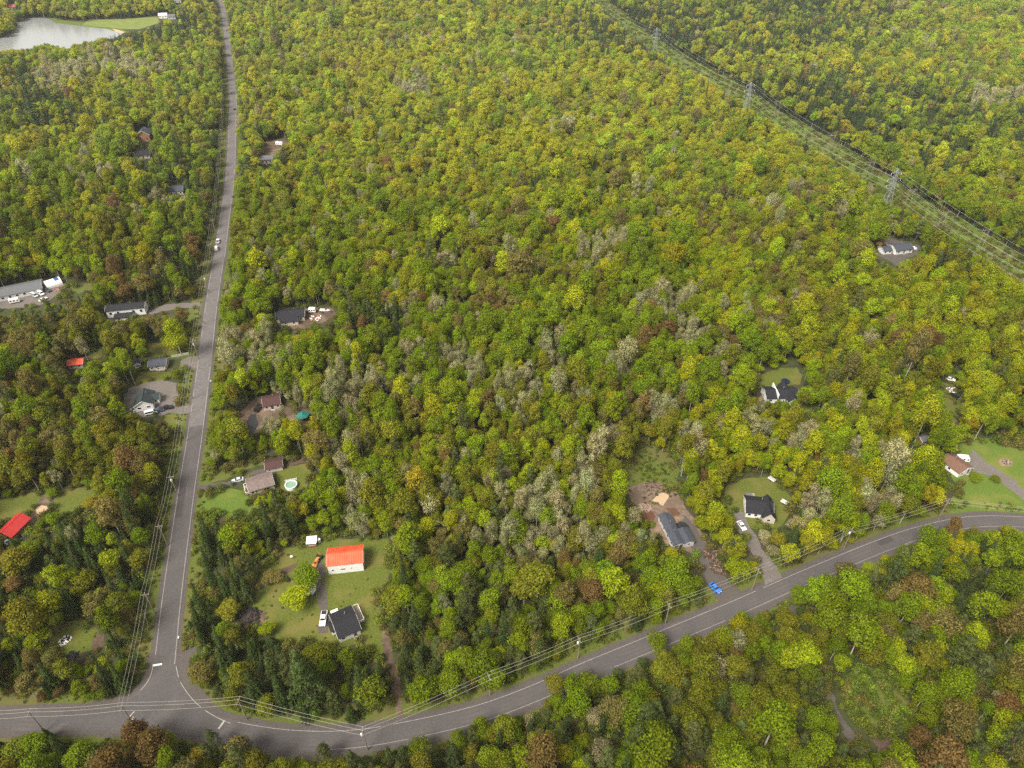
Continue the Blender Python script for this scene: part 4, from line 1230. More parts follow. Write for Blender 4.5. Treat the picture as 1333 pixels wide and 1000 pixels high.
def utility_pole(label, x, y, rz, trans=False, group='utility poles along the roads'):
    e = empty('utility_pole', x, y, rz)
    tag(e, label, 'utility pole', group)
    MB().bar((0, 0, 0), (0, 0, PH), 0.19, 0.13, 8).build('shaft', POLEW, e)
    ca = MB().box(-1.25, 1.25, -0.2, -0.08, PH - 0.75, PH - 0.58).build('crossarm', POLEW, e)
    for xx in (-1.15, 1.15):
        MB().bar((xx, -0.14, PH - 0.577), (xx, -0.14, PH - 0.32), 0.06).build('insulator', PORC, ca)
    MB().bar((0, 0, PH), (0, 0, PH + 0.2), 0.06).build('insulator', PORC, e)
    m = MB(); m.bar((-0.7, -0.16, PH - 0.76), (0, -0.19, PH - 1.5), 0.03); m.bar((0.7, -0.16, PH - 0.76), (0, -0.19, PH - 1.5), 0.03)
    m.build('brace', PIPE, e)
    if trans:
        MB().lathe([(0.01, 0), (0.3, 0.02), (0.3, 0.95), (0.22, 1.05), (0.01, 1.08)], 12, (0, -0.55, PH - 2.6)).build('transformer', PORC, e)
    return e

CROSS_T = [(-75, 930), (37, 927), (158, 919), (310, 911), (472, 951), (637, 879), (755, 831), (872, 786), (988, 741), (1110, 688), (1235, 651), (1420, 668)]
CROSS_LAB = [None, 'utility pole on the near verge, first past the junction toward the picture edge', 'utility pole at the road junction carrying both lines', 'utility pole in the conifers just beyond the junction',
             'utility pole standing on the inside bend of the curved road', 'utility pole on the bushy verge, first up the hill from the bend', 'utility pole with a transformer on the verge halfway along the curved road',
             'utility pole on the wooded verge before the blue car', 'utility pole between the two gravel driveways', 'utility pole with a white transformer in the trees beyond the driveways', 'utility pole at the corner of the wide lawn', None]
MAIN_T = [(158, 919), (188, 772), (206, 683), (221, 619), (233, 548), (242, 494), (250.5, 443), (258, 398), (265, 358), (271, 318), (276, 285), (279.5, 255), (283, 225), (285, 196), (287, 168), (288.5, 141), (288, 116), (286, 93), (284.5, 72), (283, 53), (281, 36), (278, 20)]
ORD = ['first', 'second', 'third', 'fourth', 'fifth', 'sixth', 'seventh', 'eighth', 'ninth', 'tenth', 'eleventh', 'twelfth', 'thirteenth', 'fourteenth', 'fifteenth', 'sixteenth', 'seventeenth', 'eighteenth', 'nineteenth', 'twentieth', 'twenty-first', 'twenty-second']

def run_poles(tops, labels, skip_first=False, trans=()):
    P = np.array([G(a, b, PH) for a, b in tops])
    for i, (p, lab) in enumerate(zip(P, labels)):
        q0, q1 = P[max(i - 1, 0)], P[min(i + 1, len(P) - 1)]
        t = q1 - q0
        rz = math.atan2(t[1], t[0]) - math.pi / 2
        if lab and not (skip_first and i == 0):
            utility_pole(lab, p[0], p[1], rz, i in trans)
        FOOT.append(np.array([(p[0] - 1.5, p[1] - 1.5), (p[0] + 1.5, p[1] - 1.5), (p[0] + 1.5, p[1] + 1.5), (p[0] - 1.5, p[1] + 1.5)]))
    return P

PX = run_poles(CROSS_T, CROSS_LAB, trans=(4, 6, 9))
PM = run_poles(MAIN_T, [None] + [f'{ORD[k]} utility pole along the straight road, counted from the junction' for k in range(len(MAIN_T) - 1)], True, trans=(3, 6, 8))
SPOTS['junction utility pole'] = tuple(PX[2]); SPOTS['pole on the bend'] = tuple(PX[4]); SPOTS['pole uphill of the bend'] = tuple(PX[5]); SPOTS['pole with halfway transformer'] = tuple(PX[6])
SPOTS['pole before the blue car'] = tuple(PX[7]); SPOTS['pole between two driveways'] = tuple(PX[8]); SPOTS['near-verge utility pole'] = tuple(PX[1]); SPOTS['pole in the conifers'] = tuple(PX[3])
SPOTS['painted stop line'] = G(205, 866); SPOTS['scrap heap'] = G(85, 833); SPOTS['trail through the trees'] = G(1098, 940); SPOTS['pole at the wide lawn'] = tuple(PX[10])
SPOTS['brush pile'] = G(324, 804); SPOTS['red earth trail'] = G(518, 910)

def wire(label, P, off, z, r, mat, sag=0.8, group='overhead wires'):
    P = np.asarray(P)
    N = np.array([normals2d(P)[i] for i in range(len(P))])
    Q = P + N * off
    pts = []
    for i in range(len(Q) - 1):
        for k in range(6):
            t = k / 6
            p = Q[i] + (Q[i + 1] - Q[i]) * t
            pts.append((p[0], p[1], z - 4 * sag * t * (1 - t)))
    pts.append((Q[-1][0], Q[-1][1], z))
    return tag(MB().tube(pts, r, 4).build('power_cable', mat, None), label, 'cable', group)
for nm, P, d_ in (('curved road', PX, 0), ('straight road', PM, 1)):
    wire(f'outer of the three upper wires strung along the {nm}', P, -1.15, PH - 0.3, 0.03, WIRE)
    wire(f'middle of the three upper wires strung along the {nm}', P, 0.0, PH + 0.05, 0.03, WIRE)
    wire(f'inner of the three upper wires strung along the {nm}', P, 1.15, PH - 0.3, 0.03, WIRE)
    wire(f'lower thick communication cable strung along the {nm}', P, 0.2, PH - 2.8, 0.035, WIRE_D, 0.6)
# leaning guy struts
for lab, b0, t0 in (('guy wire staying the bend pole of the straight road line', (193.5, 818), (187.5, 795)), ('guy wire leaning beside the driveway gravel lot', (245.5, 508), (241.5, 490))):
    x, y = G(*b0); x2, y2 = G(*t0, 8.0)
    tag(MB().bar((x, y, 0), (x2, y2, 8.0), 0.07).build('guy_wire', WIRE), lab, 'guy wire')

# ------------------------------------------------------------------ pylons in the corridor
STEEL = M('galvanised_steel', (0.24, 0.25, 0.26), (0.19, 0.2, 0.21), 1, 0.5)
TH = 31.0

def pylon(label, x, y, rz):
    e = empty('pylon', x, y, rz)
    tag(e, label, 'pylon', 'lattice pylons in the corridor')
    lv = [(0, 3.0), (7, 2.3), (13, 1.75), (18, 1.3), (22, 1.0), (27, 0.8), (31, 0.35)]
    for sx in (-1, 1):
        for sy in (-1, 1):
            MB().tube([(sx * w, sy * w, z) for z, w in lv], 0.13, 4).build('leg', STEEL, e)
    m = MB()
    for (z0, w0), (z1, w1) in zip(lv[:-1], lv[1:]):
        for a, b_ in (((-1, -1), (1, -1)), ((1, -1), (1, 1)), ((1, 1), (-1, 1)), ((-1, 1), (-1, -1))):
            m.bar((a[0] * w0, a[1] * w0, z0), (b_[0] * w1, b_[1] * w1, z1), 0.055, n=4)
            m.bar((b_[0] * w0, b_[1] * w0, z0), (a[0] * w1, a[1] * w1, z1), 0.055, n=4)
            m.bar((a[0] * w1, a[1] * w1, z1), (b_[0] * w1, b_[1] * w1, z1), 0.055, n=4)
    m.build('lattice', STEEL, e)
    for z, hw in ((20.5, 4.2), (24.5, 4.6), (28.5, 3.6)):
        m = MB()
        for sx in (-1, 1):
            m.bar((0, 0.6, z), (sx * hw, 0, z), 0.1, n=4); m.bar((0, -0.6, z), (sx * hw, 0, z), 0.1, n=4); m.bar((0, 0, z + 1.4), (sx * hw, 0, z), 0.09, n=4)
        ca = m.build('crossarm', STEEL, e)
        for sx in (-1, 1):
            MB().bar((sx * hw, 0, z), (sx * hw, 0, z - 1.5), 0.12, n=6).build('insulator', PORC, ca)
    return e
PY_T = [(700, -48), (770, -12), (855.5, 36), (978, 107), (1169, 220), (1440, 378)]
PYP = np.array([G(a, b_, TH) for a, b_ in PY_T])
PYL = [None, None, 'farthest-off steel lattice pylon, small and hazy in the corridor', 'steel lattice pylon in the middle of the row along the corridor', 'largest steel lattice pylon, standing above the gravel yard house', None]
for i, (p, lab) in enumerate(zip(PYP, PYL)):
    t = PYP[min(i + 1, 5)] - PYP[max(i - 1, 0)]
    if lab:
        pylon(lab, p[0], p[1], math.atan2(t[1], t[0]) - math.pi / 2)
SPOTS['largest lattice pylon'] = tuple(PYP[4])
for z, hw, lv in ((19.0, 4.2, 'lowest'), (23.0, 4.6, 'middle'), (27.0, 3.6, 'upper')):
    for s, nm in ((-1, 'forest side'), (1, 'gravel yard side')):
        wire(f'{lv} conductor on the {nm} of the lattice pylons', PYP, s * hw, z, 0.03, WIRE_L, 4.5, 'pylon conductors')
wire('thin earth wire joining the lattice pylon tips', PYP, 0, TH, 0.03, WIRE_L, 3.5, 'pylon conductors')

# timber H-frames of the lesser line beside the pylons
def h_frame(label, x, y, rz):
    e = empty('h_frame_pole', x, y, rz)
    tag(e, label, 'utility pole', 'timber H-frames in the corridor')
    for s in (-1, 1):
        MB().bar((s * 1.8, 0, 0), (s * 1.8, 0, 13), 0.2, 0.15, 6).build('shaft', POLEW, e)
    MB().box(-3.6, 3.6, -0.12, 0.12, 11.6, 11.85).build('crossarm', POLEW, e)
    m = MB(); m.bar((-1.8, 0, 7), (1.8, 0, 11), 0.08); m.bar((1.8, 0, 7), (-1.8, 0, 11), 0.08)
    m.build('brace', POLEW, e)
HF_T = [(800, -6), (874, 38), (940, 80), (1014, 132), (1085, 176), (1136, 211), (1188, 247), (1231, 276), (1286, 299), (1360, 345)]
HFP = np.array([G(a, b_, 12.0) for a, b_ in HF_T])
for i, p in enumerate(HFP[:-1]):
    t = HFP[i + 1] - HFP[max(i - 1, 0)]
    h_frame(f'{ORD[len(HFP) - 2 - i]} timber H-frame in the corridor counted from the gravel yard end', p[0], p[1], math.atan2(t[1], t[0]) - math.pi / 2)
for off, nm in ((-3.4, 'outer'), (0, 'middle'), (3.4, 'inner')):
    wire(f'{nm} wire of the low timber line beside the pylons', HFP, off, 11.4, 0.024, WIRE_D, 1.6, 'timber line wires')

# ------------------------------------------------------------------ tree shapes
def quads_to_arrays(c, n, size, rng, asp=0.62, tang=None):
    """leaf-sized diamonds centred at c with normals n"""
    k = len(c)
    n = n / (np.linalg.norm(n, axis=1)[:, None] + 1e-9)
    if tang is None:
        tang = rng.normal(size=(k, 3))
    t = tang - n * np.sum(tang * n, 1)[:, None]
    t /= np.linalg.norm(t, axis=1)[:, None] + 1e-9
    b_ = np.cross(n, t)
    s = size[:, None]
    V = np.stack([c - t * s, c + b_ * s * asp, c + t * s, c - b_ * s * asp], 1).reshape(-1, 3)
    return V

def sph(rng, k):
    d = rng.normal(size=(k, 3))
    return d / np.linalg.norm(d, axis=1)[:, None]

def broadleaf(seed, w, h, lobes, leaves, ls, zc=0.62, zr=0.37, lobe_r=0.25, spread=0.72, top=0.0):
    rng = np.random.default_rng(seed)
    C = []
    for i in range(lobes):
        t = (i + 0.5) / lobes
        zz = 1 - 1.55 * t
        a = i * 2.39996 + rng.uniform(-0.5, 0.5)
        rr = math.sqrt(max(0, 1 - zz * zz)) * spread * rng.uniform(0.6, 1.3)
        zz *= rng.uniform(0.6, 1.08)
        C.append((math.cos(a) * rr * w / 2, math.sin(a) * rr * w / 2, h * zc + zz * h * zr * 0.78))
    C.append((0, 0, h * zc))
    C = np.array(C)
    rad = w * lobe_r * rng.uniform(0.55, 1.3, len(C))
    share = rad ** 2 / np.sum(rad ** 2)
    ctr = np.array([0, 0, h * (zc - 0.12)])
    Vs = []
    for c, r, sh in zip(C, rad, share):
        k = int(leaves * sh)
        d = sph(rng, k * 2)
        o = c - ctr
        o = o / (np.linalg.norm(o) + 1e-9)
        keep = (d @ o > -0.35) | (rng.random(len(d)) < 0.15)
        d = d[keep][:k]
        pos = c + d * (r * (0.5 + 0.85 * rng.random(len(d)) ** 0.7))[:, None] * np.array([1, 1, 0.85])
        nrm = d + rng.normal(size=d.shape) * 0.45 + np.array([0, 0, 0.25])
        Vs.append(quads_to_arrays(pos, nrm, ls * rng.uniform(0.6, 1.35, len(d)), rng))
    limbs = [c for c in C[:7]]
    return np.concatenate(Vs), limbs

def spruce(seed, w, h, whorls=17, ls=0.3):
    rng = np.random.default_rng(seed)
    P, T, S, N = [], [], [], []
    for i in range(whorls):
        t = (i + 0.3) / whorls
        z = h * (0.1 + 0.9 * t)
        Rr = w / 2 * (1 - t) ** 0.8 * rng.uniform(0.85, 1.12) + 0.12
        nb = max(5, int(11 * (1 - 0.45 * t)))
        for b_ in range(nb):
            a = 2 * math.pi * (b_ + rng.uniform(-0.3, 0.3)) / nb + i * 0.7
            R2 = Rr * rng.uniform(0.8, 1.12)
            m = max(2, int(R2 / 0.26))
            for j in range(m):
                f = (j + 0.6) / m
                for q in range(2):
                    rr = R2 * f
                    wob = rng.normal() * 0.13 * (0.4 + f)
                    x, y = math.cos(a) * rr - math.sin(a) * wob, math.sin(a) * rr + math.cos(a) * wob
                    P.append((x, y, z - 0.28 * rr * f + 0.1 * f + rng.normal() * 0.05))
                    T.append((math.cos(a + rng.normal() * 0.5), math.sin(a + rng.normal() * 0.5), -0.35 + rng.normal() * 0.15))
                    N.append((rng.normal() * 0.5, rng.normal() * 0.5, 1))
                    S.append(ls * rng.uniform(0.7, 1.3))
    P.append((0, 0, h * 1.0)); T.append((0, 0, 1)); N.append((1, 0, 0)); S.append(0.4)
    P.append((0, 0, h * 1.0)); T.append((0, 0, 1)); N.append((0, 1, 0)); S.append(0.4)
    return quads_to_arrays(np.array(P), np.array(N), np.array(S), rng, 0.42, np.array(T)), []

def pine(seed, w, h):
    rng = np.random.default_rng(seed)
    Vs, C = [], []
    for i in range(26):
        t = (i + 0.5) / 26
        z = h * (0.22 + 0.78 * t)
        Rr = w / 2 * (1 - t) ** 0.6
        a = i * 2.39996 + rng.uniform(-0.4, 0.4)
        rr = Rr * rng.uniform(0.45, 0.9)
        c = np.array([math.cos(a) * rr, math.sin(a) * rr, z])
        C.append(c)
        r = w * 0.16 * rng.uniform(0.75, 1.2) * (1 - 0.35 * t)
        k = 85
        d = sph(rng, k)
        d[:, 2] = np.abs(d[:, 2]) * 0.8 - 0.15
        pos = c + d * r * rng.uniform(0.6, 1.1, k)[:, None] * np.array([1.15, 1.15, 0.7])
        Vs.append(quads_to_arrays(pos, d + rng.normal(size=d.shape) * 0.5 + np.array([0, 0, 0.3]), 0.27 * rng.uniform(0.6, 1.3, k), rng, 0.4, d + rng.normal(size=d.shape) * 0.4))
    return np.concatenate(Vs), C[::5]

def pale_tree(seed, w, h, leaves=1000):
    V, limbs = broadleaf(seed, w, h, 11, leaves, 0.2, 0.6, 0.4, 0.23, 0.75)
    rng = np.random.default_rng(seed + 5)
    k = 420          # fine bare twigs
    d = sph(rng, k)
    d[:, 2] = np.abs(d[:, 2]) * 0.9 - 0.1
    base = np.array([0, 0, h * 0.5]) + d * rng.uniform(0.3, 0.6, k)[:, None] * np.array([w / 2, w / 2, h * 0.42])
    tip = np.array([0, 0, h * 0.5]) + d * rng.uniform(0.85, 1.05, k)[:, None] * np.array([w / 2, w / 2, h * 0.46])
    side = sph(rng, k) * 0.045
    T = np.stack([base - side, base + side, tip + side * 0.3, tip - side * 0.3], 1).reshape(-1, 3)
    return np.concatenate([V, T]), limbs

def trunk_mesh(seed, h, r, limbs, top=0.85):
    q = random.Random(seed)
    m = MB()
    P = [(0, 0, 0)]
    x = y = 0
    for k in range(1, 6):
        x += q.uniform(-0.12, 0.12); y += q.uniform(-0.12, 0.12)
        P.append((x, y, h * top * k / 5))
    m.tube(P, [r * (1 - 0.17 * k) for k in range(6)], 6)
    for c in limbs:
        z0 = max(h * 0.2, c[2] - h * 0.2)
        m.bar((0, 0, z0), (c[0] * 0.85, c[1] * 0.85, c[2]), r * 0.4, r * 0.12, 4)
    return m

def quad_mesh(name, V, mat):
    me = bpy.data.meshes.new(name)
    n = len(V)
    me.vertices.add(n)
    me.vertices.foreach_set('co', np.ascontiguousarray(V, np.float32).ravel())
    me.loops.add(n)
    me.loops.foreach_set('vertex_index', np.arange(n, dtype=np.int32))
    me.polygons.add(n // 4)
    me.polygons.foreach_set('loop_start', np.arange(0, n, 4, dtype=np.int32))
    me.materials.append(mat)
    me.update(calc_edges=True)
    me.validate()
    return me

VAR = []      # (kind, crown mesh, trunk mesh, joined mesh, width, height)

def add_variant(kind, V, limbs, h, w, r, bark, leafmat, top=0.85):
    i = len(VAR)
    tm = trunk_mesh(i + 3, h, r, limbs, top)
    cm = quad_mesh('crown', V, leafmat)
    tme = tm.mesh('trunk', bark)
    j = bpy.data.meshes.new('whole_tree')
    nv = len(V)
    verts = np.concatenate([V, np.array(tm.v)])
    faces = [tuple(range(k, k + 4)) for k in range(0, nv, 4)] + [tuple(a + nv for a in f) for f in tm.f]
    j.from_pydata(verts.tolist(), [], faces)
    j.materials.append(leafmat)
    j.materials.append(bark)
    mi = np.zeros(len(faces), np.int32)
    mi[nv // 4:] = 1
    j.polygons.foreach_set('material_index', mi)
    j.update()
    VAR.append((kind, cm, tme, j, w, h))
    return i

V_ROUND, V_TALL, V_PALE, V_SPRUCE, V_PINE = [], [], [], [], []
for s in range(8):
    lob = [11, 14, 9, 16, 12, 18, 10, 13][s]
    V, L_ = broadleaf(100 + s, 6, 11, lob, 3200, 0.225, 0.6 + 0.02 * (s % 3), 0.36 + 0.02 * (s % 2), [0.25, 0.22, 0.27, 0.21, 0.24, 0.2, 0.26, 0.23][s], [0.72, 0.78, 0.66, 0.8, 0.7, 0.82, 0.7, 0.75][s])
    V_ROUND.append(add_variant('round', V, L_, 11, 6, 0.2, BARK, LEAF))
for s in range(5):
    V, L_ = broadleaf(200 + s, 4.6, 13, 12 + s, 2700, 0.21, 0.63, 0.36, 0.26, 0.7)
    V_TALL.append(add_variant('tall', V, L_, 13, 4.6, 0.16, BIRCH if s % 2 else BARK, LEAF))
for s in range(4):
    V, L_ = pale_tree(300 + s, 5.2, 12.5, [1900, 1500, 1300, 2100][s])
    V_PALE.append(add_variant('pale', V, L_, 12.5, 5.2, 0.16, BIRCH, LEAF))
for s in range(4):
    V, L_ = spruce(400 + s, [4.6, 4.0, 5.2, 3.6][s], 13, [17, 18, 16, 19][s], [0.34, 0.32, 0.36, 0.3][s])
    V_SPRUCE.append(add_variant('spruce', V, L_, 13, 4.4, 0.18, BARK, NEEDLE, 0.97))
for s in range(3):
    V, L_ = pine(500 + s, 6.4, 14)
    V_PINE.append(add_variant('pine', V, L_, 14, 6.4, 0.22, BARK, NEEDLE, 0.95))

SHRUB = []
for s in range(4):
    V, _ = broadleaf(600 + s, 2.4, 1.7, 7 + s, 420, 0.16, 0.5, 0.42, 0.3, 0.65)
    SHRUB.append(quad_mesh('shrub_shape', V, LEAF))

# ------------------------------------------------------------------ where trees stand
SPEC = ['green', 'lime', 'yellow', 'olive', 'rust', 'golden', 'pale', 'spruce', 'pine', 'brown']
TINT = np.array([(0.122, 0.164, 0.007), (0.19, 0.23, 0.008), (0.208, 0.212, 0.008), (0.135, 0.138, 0.012), (0.125, 0.082, 0.025), (0.22, 0.185, 0.013), (0.225, 0.215, 0.1), (0.042, 0.06, 0.016), (0.07, 0.085, 0.024), (0.13, 0.112, 0.03)])
NS = len(SPEC)
GREY = [(80, 108, 26, 12), (160, 92, 36, 10), (120, 240, 20, 10), (800, 330, 26, 12), (758, 362, 12, 8), (833, 402, 16, 9), (872, 402, 18, 14), (568, 402, 7, 9), (530, 410, 10, 8), (540, 487, 11, 26), (486, 502, 12, 8),
        (606, 487, 20, 15), (684, 520, 12, 30), (660, 520, 8, 10), (805, 497, 11, 12), (459, 622, 14, 45), (489, 635, 8, 10), (705, 690, 48, 30), (690, 645, 14, 8), (315, 462, 34, 18), (368, 476, 18, 12), (372, 530, 24, 22),
        (450, 522, 18, 28), (590, 470, 14, 8), (1140, 650, 16, 22), (1060, 668, 12, 14), (1150, 610, 10, 14), (1105, 590, 12, 18), (1180, 690, 10, 8), (1290, 135, 26, 8), (640, 705, 14, 12), (900, 440, 14, 16), (935, 470, 14, 12),
        (1010, 420, 10, 8), (540, 120, 18, 7), (590, 345, 10, 6), (470, 690, 14, 14), (990, 570, 8, 10), (1040, 575, 10, 12), (1000, 705, 8, 8), (1052, 262, 8, 8), (860, 540, 10, 10), (900, 590, 12, 10), (760, 610, 10, 10), (720, 470, 9, 12)]
DARK = [(840, 40, 60, 26, 5), (960, 50, 120, 20, 4), (1060, 10, 60, 14, 5), (1160, 160, 150, 22, 3), (1100, 170, 40, 18, 5), (1050, 130, 34, 16, 5), (985, 118, 20, 10, 6), (1230, 200, 40, 20, 2), (600, 10, 300, 16, 0.8), (200, 40, 46, 14, 7), (60, 140, 40, 24, 3),
        (270, 740, 26, 70, 6), (300, 800, 30, 40, 4), (340, 880, 40, 30, 4), (440, 895, 80, 40, 6), (500, 880, 40, 30, 5), (490, 425, 30, 12, 4), (1000, 790, 60, 14, 2), (1250, 760, 60, 40, 2.5), (40, 740, 60, 60, 1.5), (60, 700, 60, 30, 4), (110, 680, 40, 24, 5), (20, 880, 60, 40, 1.2), (170, 900, 30, 20, 2),
        (150, 830, 20, 30, 2), (230, 345, 40, 30, 1.6), (225, 220, 40, 40, 1.6), (90, 400, 40, 10, 2), (140, 400, 14, 6, 5), (1225, 345, 40, 20, 1.6), (250, 900, 10, 8, 5), (210, 380, 40, 14, 2.5), (1000, 680, 20, 14, 2), (1020, 700, 14, 20, 4), (440, 700, 30, 12, 2), (385, 690, 60, 14, 4), (520, 840, 12, 30, 2)]
PINES = [(880, 905, 18, 16, 9), (800, 870, 30, 22, 5), (870, 970, 60, 34, 2.5), (790, 970, 30, 26, 3), (440, 880, 60, 40, 3), (490, 420, 24, 14, 5), (1140, 120, 60, 20, 1), (420, 980, 14, 16, 9), (275, 960, 12, 18, 9), (40, 130, 30, 20, 2)]
RUST = [(40, 585, 40, 34, 4), (120, 540, 40, 30, 3), (20, 480, 30, 24, 3), (410, 590, 30, 14, 1), (640, 400, 40, 8, 5), (560, 420, 50, 12, 2.5), (720, 640, 20, 10, 2), (480, 690, 20, 8, 4), (290, 690, 40, 14, 4), (20, 870, 50, 26, 2.5), (1190, 800, 150, 40, 0.6), (960, 905, 26, 16, 3), (1270, 960, 60, 40, 1.0),
        (570, 850, 30, 16, 3), (560, 890, 20, 10, 3), (890, 700, 14, 20, 2), (830, 740, 40, 30, 1), (430, 410, 20, 16, 5), (150, 370, 50, 16, 3), (450, 440, 40, 16, 3), (1090, 500, 12, 10, 6), (320, 200, 40, 10, 1.5)]

def blob(px, py, B, i):
    return np.exp(-(((px - B[0]) / (B[2] * 1.15)) ** 2 + ((py - B[1]) / (B[3] * 1.15)) ** 2) ** 1.5)

def weights(px, py, x, y):
    n = len(px)
    far = np.clip((330 - py) / 160, 0, 1)
    bot = np.clip((py - 700) / 110, 0, 1)
    mid = np.clip(1 - far - bot, 0, 1)
    left = np.clip((300 - px) / 60, 0, 1)
    W = np.zeros((n, NS))
    base_far = np.array([0.30, 0.16, 0.38, 0.12, 0.006, 0.01, 0.02, 0.03, 0.03, 0.03])
    base_mid = np.array([0.5, 0.13, 0.07, 0.22, 0.007, 0.002, 0.03, 0.02, 0.02, 0.04])
    base_bot = np.array([0.46, 0.09, 0.015, 0.24, 0.012, 0.002, 0.01, 0.1, 0.06, 0.055])
    base_left = np.array([0.22, 0.12, 0.05, 0.32, 0.02, 0.006, 0.02, 0.1, 0.03, 0.14])
    W += far[:, None] * base_far + mid[:, None] * base_mid + bot[:, None] * base_bot
    lf = (left * np.clip((py - 230) / 120, 0, 1))[:, None]
    W = W * (1 - lf * 0.8) + lf * 0.8 * base_left
    rt = np.clip((px - 820) / 200, 0, 1) * np.clip((py - 330) / 80, 0, 1) * (1 - bot)
    W[:, 2] += 0.16 * rt
    W[:, 1] += 0.08 * rt
    W[:, 2] *= 1 - 0.8 * bot
    W[:, 1] *= 1 - 0.35 * bot
    sw = np.clip((560 - px) / 60, 0, 1) * np.clip((py - 600) / 60, 0, 1)
    W[:, 2] *= 1 - 0.8 * sw
    W[:, 1] *= 1 - 0.4 * sw
    sc = [70, 45, 90, 50, 30, 30, 45, 60, 45, 50]
    st = [2.2, 2.0, 2.8, 1.8, 3.4, 2.6, 2.0, 3.4, 3.0, 2.2]
    for k in range(NS):
        W[:, k] *= np.exp(st[k] * 1.5 * (vnoise(x / sc[k], y / sc[k], 50 + k) - 0.5) + st[k] * (vnoise(x / 17.0, y / 17.0, 70 + k) - 0.5))
    tot = W.sum(1)
    for B in GREY:
        W[:, 6] += tot * blob(px, py, B, 0) * 4.2
    for B in DARK:
        W[:, 7] += tot * blob(px, py, (B[0], B[1], B[2] * (1.35 if B[1] < 260 else 1.0), B[3] * (1.35 if B[1] < 260 else 1.0)), 0) * (0.7 if B[1] < 260 else 0.45) * B[4]
    for B in PINES:
        W[:, 8] += tot * blob(px, py, B, 0) * 0.45 * B[4]
    for B in RUST:
        W[:, 4] += tot * blob(px, py, B, 0) * 0.05 * B[4]
        W[:, 9] += tot * blob(px, py, B, 0) * 0.13 * B[4]
    nb = np.clip(1.6 * (vnoise(x / 130, y / 130, 8) - 0.35), 0, 1) * np.clip((600 - py) / 150, 0, 1) * np.clip((px - 300) / 40, 0, 1)      # drifts of yellow maple
    rd = np.clip((px - 900) / 150, 0, 1) * np.clip((180 - py) / 90, 0, 1)
    nb = nb * (1 - 0.8 * rd)
    W[:, 2] *= 1 - 0.5 * rd
    W[:, 2] += tot * nb * 0.4
    yb = np.exp(-(((px - 700) / 260) ** 2 + ((py - 240) / 70) ** 2))
    W[:, 2] += tot * yb * 0.4
    return W / W.sum(1)[:, None]

def strip_px(L, a, b):
    N = normals2d(L)
    P = np.concatenate([L + N * a, (L + N * b)[::-1]])
    return [proj(p[0], p[1], 0.1) for p in P]

# roads must stay in sight as the photograph shows them
kk = slice(None)
KEEP.append(strip_px(MAIN[3:], -3.2, 3.4))
KEEP.append(strip_px(MAIN[int(N_end * 0.5):], -8.0, 3.4))
KEEP.append(strip_px(MAIN[int(N_end * 0.8):], -10.0, 5.0))
KEEP.append([(150, 935), (150, 918), (185, 899), (198, 866), (231, 866), (240, 896), (270, 926), (320, 948), (330, 958), (240, 949)])
for x0, x1, s0 in ((-200, 150, -2.5), (320, 480, -2.2), (480, 700, -1.6), (768, 835, -2.6), (872, 1015, -3.0), (1046, 1195, -1.6), (1255, 1480, -1.8)):
    sel = np.array([proj(p[0], p[1], 0)[0] for p in CROSS])
    sub = CROSS[(sel > x0) & (sel < x1)]
    KEEP.append(strip_px(sub, s0, 5.4))
KEEP.append(strip_px(CORR, -6, 10))
ROADFOOT = [(MAIN, 9.8, 6.5), (CROSS, 5.4, 5.6), (CORR, 12.0, 12.0)]

def dist_side(x, y, L):
    """signed sideways distance to a line (positive on its left side)"""
    best = np.full(len(x), 1e9)
    sgn = np.zeros(len(x))
    N = normals2d(L)
    for i in range(0, len(L), 40):
        S = L[i:i + 41]
        dx = x[:, None] - S[None, :, 0]
        dy = y[:, None] - S[None, :, 1]
        d = np.hypot(dx, dy)
        j = np.argmin(d, 1)
        r = np.arange(len(x))
        dm = d[r, j]
        s = dx[r, j] * N[i + j, 0] + dy[r, j] * N[i + j, 1]
        up = dm < best
        best[up] = dm[up]
        sgn[up] = np.sign(s[up])
    return best * sgn

def candidates(cell, py0, py1, m=130):
    """jittered ground grid inside the picture and a margin round it"""
    y0, y1 = G(CX, py1)[1], G(CX, py0)[1]
    ys = np.arange(y0, y1, cell * 0.87)
    X, Y = [], []
    for j, yy in enumerate(ys):
        depth = yy * CP + CAM_H * SP
        hw = (CX + m) / FPX * depth
        xs = np.arange(-hw, hw, cell) + (cell / 2 if j % 2 else 0)
        X.append(xs)
        Y.append(np.full(len(xs), yy))
    X, Y = np.concatenate(X), np.concatenate(Y)
    X = X + RNG.uniform(-0.38, 0.38, len(X)) * cell
    Y = Y + RNG.uniform(-0.38, 0.38, len(Y)) * cell
    return X, Y

